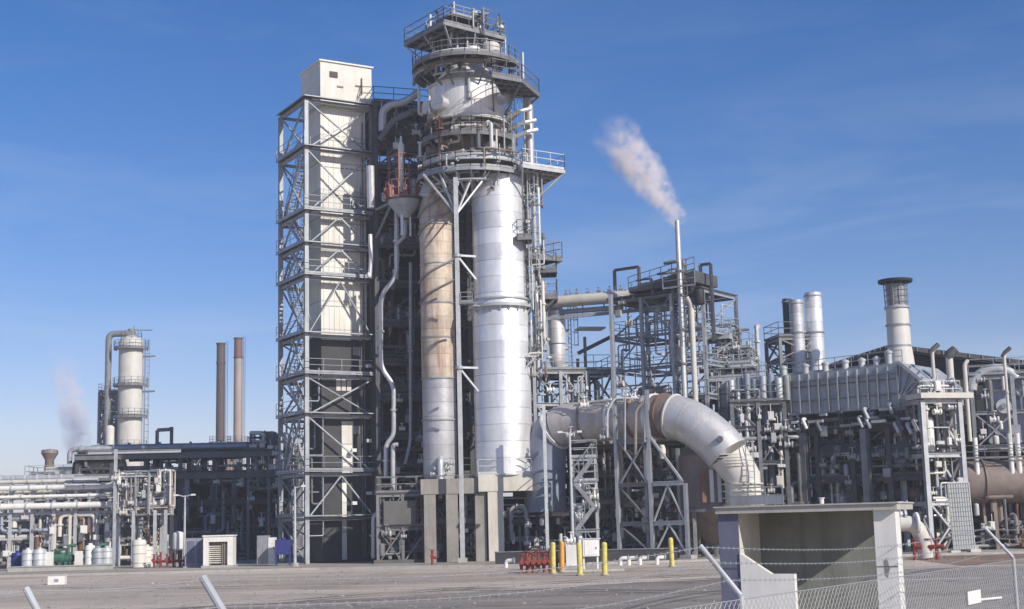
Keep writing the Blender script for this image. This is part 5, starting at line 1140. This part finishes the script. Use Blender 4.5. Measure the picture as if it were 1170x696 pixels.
# dark air cooler with sloping end on top of rack
q = W(86, 530, 119); dc = thing('dark_cooler', 'dark hooded air cooler at the left end of the upper rack', 'cooler', q.x, 119, 0, R(5))
z0, z1 = Zh(95, 545, 119), Zh(95, 519, 119)
MB().add([(-.3, 0, z0), (2.2, 0, z0), (2.2, 0, z1), (.7, 0, z1), (-.2, 0, z1-.7), (-.3, 4, z0), (2.2, 4, z0), (2.2, 4, z1), (.7, 4, z1), (-.2, 4, z1-.7)], [(0,1,2,3,4), (9,8,7,6,5)]+[((i+1) % 5, i, i+5, (i+1) % 5+5) for i in range(5)]).build('hood', 'steel_dark', dc, False)
for x in (0, 1.8): MB().hbeam((x, .2, 0), (x, .2, z0), .22).build('leg', 'steel_mid', dc)
rg = random.Random(131); clutter(dc, rg, 2.2, .6, z0-.6, z1, 8, ['duct_blue', 'steel_mid'], (.06, .14))

# ground level equipment on the left
def pump_unit(name, lab, px, D, L_, m_, grp='machines in front of the left rack'):
    q = W(px, 620, D); o = thing(name, lab, 'machine', q.x, D, 0, R(3), grp); rr = random.Random(px)
    MB().box(0, -.5, 0, L_, .6, .2).build('plinth', 'concrete', o)
    hvessel(o, (.25, 0, .85), L_*.45, .36, m_, 'motor', .2); hvessel(o, (L_*.6, 0, .8), L_*.25, .28, m_, 'pump_casing', .2)
    mb = MB(); mb.tube([(L_*.7, 0, 1.0), (L_*.7, 0, 1.7), (L_*.9, .3, 1.7)], .12, 10, bend=.3); valve(mb, L_*.4, -.2, 1.35, .3); mb.build('pipe', m_, o)
    mb = MB(); mb.box(.1, -.46, .2, L_*.3, -.3, 1.3); mb.build('control_box', 'white' if m_ == 'green' else m_, o)
    return o
pump_unit('pump', 'green pump with a white topped box, left one of the pair before the left rack', 52, 101, 2.3, 'green')
pump_unit('pump', 'green pump with plain pipe, right one of the pair before the left rack', 86, 101, 2.4, 'green')
def drum(px, D, m_, lab, h=1.5, r_=.42):
    q = W(px, 630, D); o = thing('storage_drum', lab, 'drum', q.x, D, 0, 0, 'drums and tanks before the left rack')
    MB().lathe([(.01, .05), (r_, .05), (r_, h-.15), (r_*.85, h-.02), (.15, h), (.15, h+.12), (.001, h+.13)], (0, 0, 0), 24).build('drum_body', m_, o)
    mb = MB()
    for z in (.35, h*.5, h*.8): mb.ring((0, 0, z), r_-.01, r_+.035, 0, .06, 24)
    mb.build('hoop', m_, o)
drum(32, 100.5, 'galv_light', 'leftmost grey upright drum before the left rack')
drum(45, 100.5, 'galv_light', 'grey upright drum just right of the leftmost one')
drum(112, 100.5, 'galv', 'grey upright drum right of the green pumps')
drum(122, 101, 'galv_light', 'pale upright drum, last to the right of the green pumps')
drum(20, 101.5, 'blue', 'dark blue drum at the very left edge', 1.3)
drum(103, 100.6, 'white', 'white cone topped tank between the green pump and the grey drums', 1.7, .35)
drum(159, 101, 'cream_paint', 'beige upright tank at the right end of the left rack', 2.0, .5)
drum(168, 101.5, 'cream_paint', 'shorter beige tank behind the pale rack column', 1.5, .45)
bp = bund((W(8, 650, 99).x, 99.3), (W(128, 650, 99).x, 99.1), .3, 'low pale kerb wall in front of the green pumps', 'concrete')
q = W(186, 630, 100); manifold('fire_manifold', 'red valve manifold left of the white cabinet', q.x-.6, 100, 5, R(3), pitch=.45)
q = W(200, 620, 101); o = thing('white_tank', 'small white tank above the red manifold at left', 'tank', q.x, 102, 0); MB().lathe(vprof(.4, 1.3, 2.3, .15, .2), (0, 0, 0), 20).build('tank_body', 'white', o)
for k in range(3): a = 2.1*k; MB().tube([(.32*math.cos(a), .32*math.sin(a), 0), (.32*math.cos(a), .32*math.sin(a), 1.4)], .05, 8).build('leg', 'galv', o)
# white cabinet shelter with louvred beige door
q = G(249, 648); D_ = 97; q = W(249, 640, D_); wc = thing('equipment_kiosk', 'white boxy kiosk with a beige louvred opening', 'kiosk', q.x, D_, 0, R(4))
hk = Zh(249, 613, D_); wk = 1.0
MB().box(-wk, 0, .15, -wk+.36, 1.8, hk).build('wall', 'white', wc); MB().box(wk-.36, 0, .15, wk, 1.8, hk).build('wall', 'white', wc)
MB().box(-wk+.361, 0, hk-.36, wk-.361, 1.8, hk-.001).build('lintel', 'white', wc); MB().box(-wk-.06, -.06, hk+.001, wk+.06, 1.86, hk+.09).build('roof', 'white', wc); MB().box(-wk+.362, 1.5, .15, wk-.362, 1.7, hk-.37).build('back_wall', 'concrete_cream', wc)
mb = MB()
for k in range(9): z = .3+k*(hk-.85)/9; mb.beam((-wk+.37, .35, z), (wk-.37, .35, z+.0), .16, .05, (0, .5, 1))
mb.build('louvre', 'concrete_cream', wc); mb = MB(); mb.beam((.28, .2, .16), (.28, .2, hk-.37), .06); mb.beam((.42, .2, .16), (.42, .2, hk-.37), .06); mb.build('door_frame', 'brown_clad', wc)
MB().box(-wk-.1, -.2, 0, wk+.1, 1.9, .145).build('plinth', 'concrete', wc)
q = W(222, 630, 98); bc = thing('blue_cabinet', 'blue grey cabinet with two dark doors left of the white kiosk', 'cabinet', q.x, 98.5, 0, R(4)); h_ = Zh(222, 615, 98)
MB().box(-.75, 0, .1, .75, .9, h_).build('body', 'blue_grey', bc)
for x in (-.6, .05): MB().box(x, -.03, .3, x+.5, -.002, h_-.2).build('door', 'blue_panel', bc); MB().box(x+.4, -.06, 1.0, x+.44, -.031, 1.15).build('handle', 'galv_light', bc)
MB().box(-.85, -.1, 0, .85, 1, .095).build('plinth', 'concrete', bc); MB().box(.76, -.05, .1, .95, .2, h_+.05).build('end_post', 'white', bc)
q = W(302, 630, 98); o = thing('white_locker', 'narrow white locker with grey side left of the blue tank', 'locker', q.x, 99, 0); h_ = Zh(302, 612, 98)
MB().box(-.7, 0, .1, .1, .8, h_).build('frame_box', 'galv', o); MB().box(.1, -.05, .1, .55, .8, h_-.15).build('door', 'white', o); MB().box(.48, -.09, 1.1, .52, -.051, 1.3).build('handle', 'steel_mid', o)
q = W(322, 630, 97.5); o = thing('blue_tank', 'dark blue box tank on legs at the foot of the lattice tower', 'tank', q.x, 98, 0, R(10))
MB().box(-.55, -.35, .75, .55, .4, 1.75).build('tank_body', 'blue', o); MB().tube([(0, 0, 1.75), (0, 0, 1.9)], .18, 14).build('lid', 'blue', o)
for x, y in ((-.45, -.25), (.45, -.25), (.45, .3), (-.45, .3)): MB().beam((x, y, 0), (x, y, .75), .1).build('leg', 'blue', o)
# far column and its companion
D2 = 215; q = W(149, 450, D2); s2 = D2/1600
dcn = thing('distillation_column', 'distant white distillation column with ring platforms', 'column', q.x, D2, 0)
Z2 = lambda y: Zh(149, y, D2)
cr_ = 1.85
MB().lathe([(.01, Z2(560)), (cr_, Z2(560)), (cr_, Z2(392)), (cr_*.85, Z2(387)), (cr_*.4, Z2(384)), (.01, Z2(383))], (0, 0, 0), 36).build('shell', 'cream_paint', dcn)
for y in (512, 476, 440, 398):
    ring_platform(dcn, (0, 0, 0), cr_, cr_+.75, Z2(y), R(-200 if y != 440 else -230), R(40), 'steel_mid', 12, brk=False)
MB().ring((0, 0, Z2(440)), cr_, cr_+.12, 0, .3, 36).build('shell_band', 'steel_mid', dcn); MB().ring((0, 0, Z2(476)), cr_, cr_+.12, 0, .3, 36).build('shell_band', 'steel_mid', dcn)
MB().tube([(-3.5, 0, Z2(540)), (-3.5, 0, Z2(381)), (-.3, 0, Z2(381)), (-.2, 0, Z2(386))], .5, 12, bend=1.0).build('overhead_pipe', 'steel_mid', dcn)
MB().ladder(cr_+.4, -.3, Z2(540), Z2(395), 0).build('ladder', 'steel_mid', dcn)
mb = MB(); mb.tube([(0, 0, Z2(384)), (0, 0, Z2(376))], .5, 10); mb.beam((-.6, 0, Z2(377)), (3.2, 0, Z2(378)), .18); mb.beam((.8, 0, Z2(386)), (.3, 0, Z2(373)), .15); mb.build('top_davit', 'steel_mid', dcn)
ring_platform(dcn, (0, 0, 0), .4, 1.6, Z2(388), 0, 2*math.pi, 'steel_mid', 10, brk=False)
for y in (408, 448): MB().beam((cr_, 0, Z2(y)), (cr_+2.0, -.4, Z2(y)), .25).build('bracket', 'steel_mid', dcn)
q = W(117, 490, D2); cs_ = thing('far_stair_structure', 'dark steel stair structure standing left of the distant white column', 'steel frame', q.x-1.2, D2+2, 0)
rg = random.Random(141)
steel(cs_, 3.0, 3, 1, 1, [0, Z2(540), Z2(515), Z2(490), Z2(465), Z2(446)], 'steel_mid', .3, .3, .2, front='X', left='X', decks=(2, 3, 4, 5), rails=(2, 3, 4, 5))
clutter(cs_, rg, 3, 3, Z2(530), Z2(448), 26, ['steel_mid', 'galv', 'brown_clad', 'steel_dark'], (.12, .4))
q = W(130, 490, D2); o = thing('far_drum', 'pale slim drum tower between the stair structure and the distant white column', 'vessel', q.x, D2-2, 0); MB().lathe(vprof(.65, 8, Z2(490), .3, .5), (0, 0, 0), 20).build('shell', 'cream_paint', o); MB().tube([(0, 0, 0), (0, 0, 8)], .6, 16).build('skirt', 'galv', o)
# twin chimneys
for (px, yt, mlow, mtop, lab) in ((252, 393, 'stack_dark', 'stack_dark', 'left chimney of the distant pair, dark brown and shorter'), (272, 387, 'stack_beige', 'stack_red', 'right chimney of the distant pair, beige with a red brown top')):
    D_ = 250; q = W(px, 450, D_); o = thing('chimney', lab, 'chimney', q.x, D_, 0, 0, 'distant pair of chimneys'); Zc = lambda y: Zh(px, y, D_); yb = yt+22
    MB().lathe([(.85, 0), (.75, Zc(yb))], (0, 0, 0), 24).build('shaft', mlow, o)
    MB().lathe([(.76, Zc(yb)+.01), (.74, Zc(yt)), (.55, Zc(yt)), (.55, Zc(yt)-1.5)], (0, 0, 0), 24).build('top_section', 'stack_red' if mtop == 'stack_red' else 'stack_dark', o)
    mb = MB(); mb.ring((0, 0, Zc(yt)), .55, .84, -.1, .15, 24); mb.ring((0, 0, Zc(yb)), .72, .84, -.1, .15, 24); mb.build('band', 'stack_dark', o)
    ring_platform(o, (0, 0, 0), 1.0, 1.9, Zc(506), 0, 2*math.pi, 'steel_mid', 12, brk=False)
    MB().ladder(1.15, -.4, 2, Zc(yt+4), R(-30), False).build('ladder', 'steel_dark', o)
# far low plant skyline behind the racks
rg = random.Random(151)
for k, (px, D_, wpx, yt, lab) in enumerate(((40, 190, 60, 560, 'low distant process block at the far left behind the pale rack'), (210, 190, 60, 512, 'distant process block between the goalpost frame and the chimneys'), (300, 180, 40, 512, 'distant process block behind the chimneys and the lattice tower'))):
    q = W(px, 560, D_); o = thing('distant_unit', lab, 'process unit', q.x, D_, 0, R(4)); wd = wpx*D_/1600; h_ = Zh(px, yt, D_)
    steel(o, wd, 5, 3, 1, [0, h_*.35, h_*.65, h_*.9], 'steel_mid', .35, .3, .2, front='X', decks=(1, 2, 3), rails=(3,))
    clutter(o, rg, wd, 4, 1, h_+.6, 26, ['galv', 'cream_paint', 'steel_mid', 'brown_clad'], (.15, .4))

# ------------------------------------------------------------------ 9. foreground concrete shelter
A9 = R(-24); bx, by = W(846, 640, 22).x, 22.0
f11 = LF(bx, by, A9); wd = f11.onb(1001, 640, 0)[0]; zr_ = f11.onb(920, 585, -.25)[2]
shl = thing('concrete_shelter', 'open fronted concrete shelter with a flat roof in the foreground', 'shelter', bx, by, 0, A9)
lw = -f11.onb(823, 640, 0)[0]; rw = f11.onb(1026, 640, 0)[0]-wd
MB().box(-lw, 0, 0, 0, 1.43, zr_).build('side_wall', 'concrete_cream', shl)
MB().box(-lw+.002, -.03, 0, -.002, -.001, zr_-.001).build('front_panel', 'blue_panel', shl)['label'] = 'blue front edge of the left side wall'  # front edge coloured darker and bluer than the wall
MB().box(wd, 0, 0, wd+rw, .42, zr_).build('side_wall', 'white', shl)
MB().box(.001, 1.27, 0, wd+rw-.15, 1.43, zr_).build('back_wall', 'booth_wall', shl)  # shade inside the shelter put into the dark grey green wall colour
a_, _, z_ = f11.onb(838, 586, -.25); a2 = f11.onb(1040, 578, -.25)[0]
MB().box(-lw-.02, -.1, zr_+.001, wd+rw+.05, 1.45, zr_+.09).build('roof', 'concrete', shl)
MB().box(-lw-.04, -.13, zr_+.092, wd+rw+.07, 1.47, zr_+.115).build('roof_edge', 'concrete', shl)
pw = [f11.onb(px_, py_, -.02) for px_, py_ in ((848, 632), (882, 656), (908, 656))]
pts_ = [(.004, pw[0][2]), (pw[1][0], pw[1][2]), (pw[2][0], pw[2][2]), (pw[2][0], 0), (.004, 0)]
MB().add([(x, -.05, z) for x, z in pts_]+[(x, .1, z) for x, z in pts_], [(4,3,2,1,0), (5,6,7,8,9)]+[(i, (i+1) % 5, (i+1) % 5+5, i+5) for i in range(5)]).build('sun_patch_slab', 'white', shl, False)  # white slab added in the shape of the sunlight falling inside
mb = MB(); mb.tube([(1.2, .5, zr_+.115), (1.2, .5, zr_+.2)], .035, 10); mb.tube([(1.2, .5, zr_+.2), (1.2, .5, zr_+.215)], .05, 10); mb.build('roof_vent', 'white', shl)
MB().rail([(-.35, .9, zr_+.115), (.5, .9, zr_+.115)], .3, False, .25, .02).build('roof_rail', 'galv', shl)
for z in (.9, 1.8): MB().box(wd+.001, -.006, z, wd+rw-.001, -.001, z+.012).build('form_joint', 'concrete_dark', shl); MB().box(-lw, -.04, z, -.001, -.031, z+.012).build('form_joint', 'concrete_dark', shl)
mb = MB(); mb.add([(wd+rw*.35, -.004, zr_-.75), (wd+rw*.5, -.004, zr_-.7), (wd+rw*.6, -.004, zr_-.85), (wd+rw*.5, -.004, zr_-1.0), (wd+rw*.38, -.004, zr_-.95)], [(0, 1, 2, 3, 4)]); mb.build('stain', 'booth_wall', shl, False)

# ------------------------------------------------------------------ 10. chain link fence with barbed wire arms
P1 = (-2.63, 7.6); P4 = (W(1125, 603, 23.4).x, 23.4)
dx, dy = P4[0]-P1[0], P4[1]-P1[1]; fl_ = math.hypot(dx, dy); af = math.atan2(dy, dx)
f12 = LF(P1[0], P1[1], af)
cf = thing('chain_link_fence', 'chain link fence with barbed wire strands crossing the foreground', 'fence', P1[0], P1[1], 0, af)
FH = 1.72; x0f, x1f = -3, fl_+6
MB  # diamond mesh made of crossing wires
mb = MB(); pitch = .085; x = x0f-FH
def wire(mb, p, q, r_=.0028):
    p, q = Vector(p), Vector(q); d = (q-p).normalized(); u = d.cross(Vector((0, 1, 0))).normalized()*r_; w_ = Vector((0, r_, 0))
    mb.add([p+u, p-u*.5+w_, p-u*.5-w_, q+u, q-u*.5+w_, q-u*.5-w_], [(0, 1, 4, 3), (1, 2, 5, 4), (2, 0, 3, 5)])
while x < x1f:
    for s_ in (1, -1):
        a, b = (x, x+FH) if s_ > 0 else (x+FH, x)
        za, zb_ = .02, FH; aa, bb = a, b
        if min(a, b) < x0f or max(a, b) > x1f: continue
        wire(mb, (aa, .006*s_, za), (bb, .006*s_, zb_))
    x += pitch*1.414
mb.build('wire_mesh', 'wire', cf, False)
mb = MB()
for z in (FH, FH*.5, .05): mb.tube([(x0f, 0, z), (x1f, 0, z)], .006, 6)
mb.build('tension_wire', 'wire', cf)
posts = []
for px, py, D_ in ((30, 673, 7.6), (232, 652, 10.2), (800, 620, 16.5), (1125, 603, 23.4)):
    a = f12.w2l(W(px+ (18 if px < 500 else 30), py+60, D_))[0]
    # choose the post so that its arm top lies on the sight line
    best = min((abs((f12.onb(px, py, .45)[0])-a_), a_) for a_ in [f12.onb(px, py, .45)[0]])[1]; posts.append(best)
for a in posts:
    MB().tube([(a, 0, 0), (a, 0, FH+.04)], .032, 10).build('post', 'galv_light', cf)
    zt_ = FH+.57; MB().tube([(a, 0, FH+.04), (a, .45, zt_)], .02 if a == posts[0] else .028, 10).build('arm', 'galv_light', cf)
rw_ = random.Random(6)
for t in (.3, .65, .97):
    mb = MB(); y, z = .45*t, FH+.04+.53*t; xs_ = [x0f]+sorted(posts)+[x1f]
    for a, b in zip(xs_[:-1], xs_[1:]):
        k = 8; pp = [(a+(b-a)*i/k, y, z-.10*math.sin(math.pi*i/k)*(b-a)/7) for i in range(k+1)]; mb.tube(pp, .0035, 5)
        x = a
        while x < b:
            tt = (x-a)/(b-a); zz2 = z-.10*math.sin(math.pi*tt)*(b-a)/7; mb.beam((x-.015, y, zz2-.018), (x+.015, y, zz2+.018), .003); mb.beam((x+.015, y, zz2-.018), (x-.015, y, zz2+.018), .003); x += .14
    mb.build('barbed_wire', 'wire', cf)
# white plate wired to the fence
a, _, z = f12.onb(1113, 683, -.03); o = thing('fence_plate', 'blank white plate wired to the chain link fence at lower right', 'plate', P1[0], P1[1], 0, af)
MB().box(a-.36, -.04, z-.09, a+.36, -.028, z+.11).build('plate', 'white', o); MB().tube([(a+.3, -.03, z-.05), (a+1.6, -.03, z-.09)], .02, 8).build('rod', 'white', o)
# concrete marker on the ground
q = G(64, 668); o = thing('concrete_block', 'small white block lying on the open ground at left', 'block', q.x, q.y, 0, R(5))
MB().box(-.42, 0, 0, .42, .5, .42).build('block_body', 'white', o); MB().box(-.1, -.01, .12, .12, -.001, .28).build('slot', 'galv', o)
rs = random.Random(77); mb = MB()
for k in range(1500):
    y = rs.uniform(26, 84); x = rs.uniform(-.36, .36)*y; r_ = rs.uniform(.02, .07)*(1 if rs.random() < .93 else 2)
    if f11.w2l((x, y, 0))[1] > -1 and abs(x-5) < 3 and y < 26: continue
    v = [(x+r_*math.cos(a)*rs.uniform(.7, 1.2), y+r_*math.sin(a)*rs.uniform(.7, 1.2), .01) for a in (0, 1.3, 2.5, 3.8, 5.1)]; mb.add(v+[(x, y, .01+r_*rs.uniform(.5, 1))], [(i, (i+1) % 5, 5) for i in range(5)])
mb.build('gravel', 'concrete_mid', None, False)['kind'] = 'stuff'
mat('tyre', (.15, .14, .125), .9, 0, .4, 3)
def tyre(p0, p1, p2, w_=.22):
    v = []; P0, P1, P2 = Vector(p0), Vector(p1), Vector(p2); K = 24
    for i in range(K+1):
        t = i/K; p = P0*(1-t)**2+P1*2*t*(1-t)+P2*t*t; d = ((P1-P0)*(1-t)+(P2-P1)*t).normalized(); n_v = Vector((-d.y, d.x)); wv = w_*(.6+.4*math.sin(i*1.7)); v += [(*(p-n_v*wv/2), 0), (*(p+n_v*wv/2), 0)]
    o = MB().add(v, [(2*i, 2*i+2, 2*i+3, 2*i+1) for i in range(K)]).build('tyre_mark', 'tyre', None, False); o.location.z = .0165; o['kind'] = 'structure'
for off_ in (0, 1.7):
    tyre((-16, 38+off_), (-4, 60+off_), (14, 66+off_)); tyre((-30, 70+off_), (-6, 62+off_), (10, 45+off_)); tyre((2, 34+off_), (4, 52+off_), (20, 60+off_))
# ------------------------------------------------------------------ 11. steam
def plume(name, lab, base, tip, r0, r1, dens, col, seed, wob=.5):
    b, t = Vector(base), Vector(tip); ln = (t-b).length
    mb = MB(); K = 14; pts = []; rs = []
    for i in range(K+1):
        u = i/K; pts.append((0, 0, ln*u)); rs.append((r0+(r1-r0)*(u**.7))*(1 if i < K else .6))
    mb.tube(pts, rs, 20); m = bpy.data.materials.new(name); m.use_nodes = True; tr = m.node_tree; tr.nodes.clear(); n = tr.nodes.new; l = tr.links.new
    ou = n('ShaderNodeOutputMaterial'); v = n('ShaderNodeVolumePrincipled'); v.inputs['Color'].default_value = (*col, 1); v.inputs['Anisotropy'].default_value = 0
    tc = n('ShaderNodeTexCoord'); nv = n('ShaderNodeTexNoise'); nv.inputs['Scale'].default_value = .55/r1*1.3; nv.inputs['Detail'].default_value = 3; l(tc.outputs['Object'], nv.inputs['Vector'])
    sb = n('ShaderNodeVectorMath'); sb.operation = 'SUBTRACT'; l(nv.outputs['Color'], sb.inputs[0]); sb.inputs[1].default_value = (.5, .5, .5)
    sc_ = n('ShaderNodeVectorMath'); sc_.operation = 'SCALE'; sc_.inputs['Scale'].default_value = r1*wob*2; l(sb.outputs[0], sc_.inputs[0])
    ad = n('ShaderNodeVectorMath'); ad.operation = 'ADD'; l(tc.outputs['Object'], ad.inputs[0]); l(sc_.outputs[0], ad.inputs[1])
    sp = n('ShaderNodeSeparateXYZ'); l(ad.outputs[0], sp.inputs[0]); sp0 = n('ShaderNodeSeparateXYZ'); l(tc.outputs['Object'], sp0.inputs[0])
    cb = n('ShaderNodeCombineXYZ'); l(sp.outputs[0], cb.inputs[0]); l(sp.outputs[1], cb.inputs[1]); le = n('ShaderNodeVectorMath'); le.operation = 'LENGTH'; l(cb.outputs[0], le.inputs[0])
    u = n('ShaderNodeMath'); u.operation = 'DIVIDE'; u.inputs[1].default_value = ln; u.use_clamp = True; l(sp0.outputs[2], u.inputs[0])
    pw = n('ShaderNodeMath'); pw.operation = 'POWER'; pw.inputs[1].default_value = .7; l(u.outputs[0], pw.inputs[0])
    rr = n('ShaderNodeMapRange'); rr.inputs[3].default_value = r0; rr.inputs[4].default_value = r1; l(pw.outputs[0], rr.inputs[0])
    q = n('ShaderNodeMath'); q.operation = 'DIVIDE'; l(le.outputs['Value'], q.inputs[0]); l(rr.outputs[0], q.inputs[1])
    ed = n('ShaderNodeMapRange'); ed.interpolation_type = 'SMOOTHSTEP'; ed.inputs[1].default_value = .95; ed.inputs[2].default_value = .35; l(q.outputs[0], ed.inputs[0])
    fd_ = n('ShaderNodeMapRange'); fd_.interpolation_type = 'SMOOTHSTEP'; fd_.inputs[1].default_value = 1.0; fd_.inputs[2].default_value = .5; l(u.outputs[0], fd_.inputs[0])
    n3 = n('ShaderNodeTexNoise'); n3.inputs['Scale'].default_value = 1.9/r1; n3.inputs['Detail'].default_value = 5; n3.inputs['Roughness'].default_value = .6; l(tc.outputs['Object'], n3.inputs['Vector'])
    c3_ = n('ShaderNodeMapRange'); c3_.inputs[1].default_value = .44; c3_.inputs[2].default_value = .60; c3_.inputs[3].default_value = .06; l(n3.outputs[0], c3_.inputs[0])
    def mul(a, b):
        x_ = n('ShaderNodeMath'); x_.operation = 'MULTIPLY'; l(a, x_.inputs[0])
        if isinstance(b, float): x_.inputs[1].default_value = b
        else: l(b, x_.inputs[1])
        return x_.outputs[0]
    l(mul(mul(mul(ed.outputs[0], fd_.outputs[0]), c3_.outputs[0]), float(dens)), v.inputs['Density']); l(v.outputs[0], ou.inputs['Volume'])
    o = mb.build(name, m); o.location = b; o.rotation_euler = (t-b).to_track_quat('Z', 'Y').to_euler(); tag(o, lab, 'steam', None, 'stuff'); return o
plume('steam_plume', 'pale steam plume drifting up and left from the vent stack', W(778, 254, 101.5), W(690, 135, 104), 1.0, 2.3, 2.1, (.985, .95, .95), 1)
plume('steam_plume', 'faint pinkish steam rising left of the distant white column', W(98, 545, 225), W(68, 395, 235), 2.2, 4.2, .42, (1, .95, .97), 2)

# ------------------------------------------------------------------ pieces of parts go one level deeper
SUB = {'handle': 'door', 'lamp_head': 'arm', 'handwheel': 'outlet', 'fan_hub': 'fan_ring', 'stack_collar': 'vent_stack', 'hoop': 'drum_body', 'seam': 'duct_section', 'inspection_port': 'duct_section',
       'rib': ('end_section', 'plenum_body'), 'stringer': 'plenum_body', 'fan_rib': 'plenum_body', 'stiffening_ring': 'lower_vessel', 'manway': 'upper_vessel', 'shell_band': ('shell', 'upper_shell'), 'deck_support': 'floor_deck', 'railing': 'floor_deck',
       'sign_lines': 'sign', 'roof_edge': 'roof', 'roof_trim': 'roof', 'roof_vent': 'roof', 'roof_rail': 'roof', 'cladding_joint': 'shaft_cladding', 'head_roof': 'head_box', 'ledge_edge': 'ledge', 'coping': 'wall_body', 'hood': 'pipe_body', 'vent_valve': 'pipe_body', 'pipe_band': 'pipe_body', 'rim': 'pipe_body', 'rain_hood': 'body', 'slot': 'block_body', 'lid': 'tank_body', 'slot_cover': 'vessel_shell'}
last = {}
for root, nm, o in MADE:
    last[(root.name, nm)] = o
    t = SUB.get(nm)
    if not t or root.parent: continue
    for c in ((t,) if isinstance(t, str) else t):
        p = last.get((root.name, c))
        if p is not None and p.parent == root: o.parent = p; break
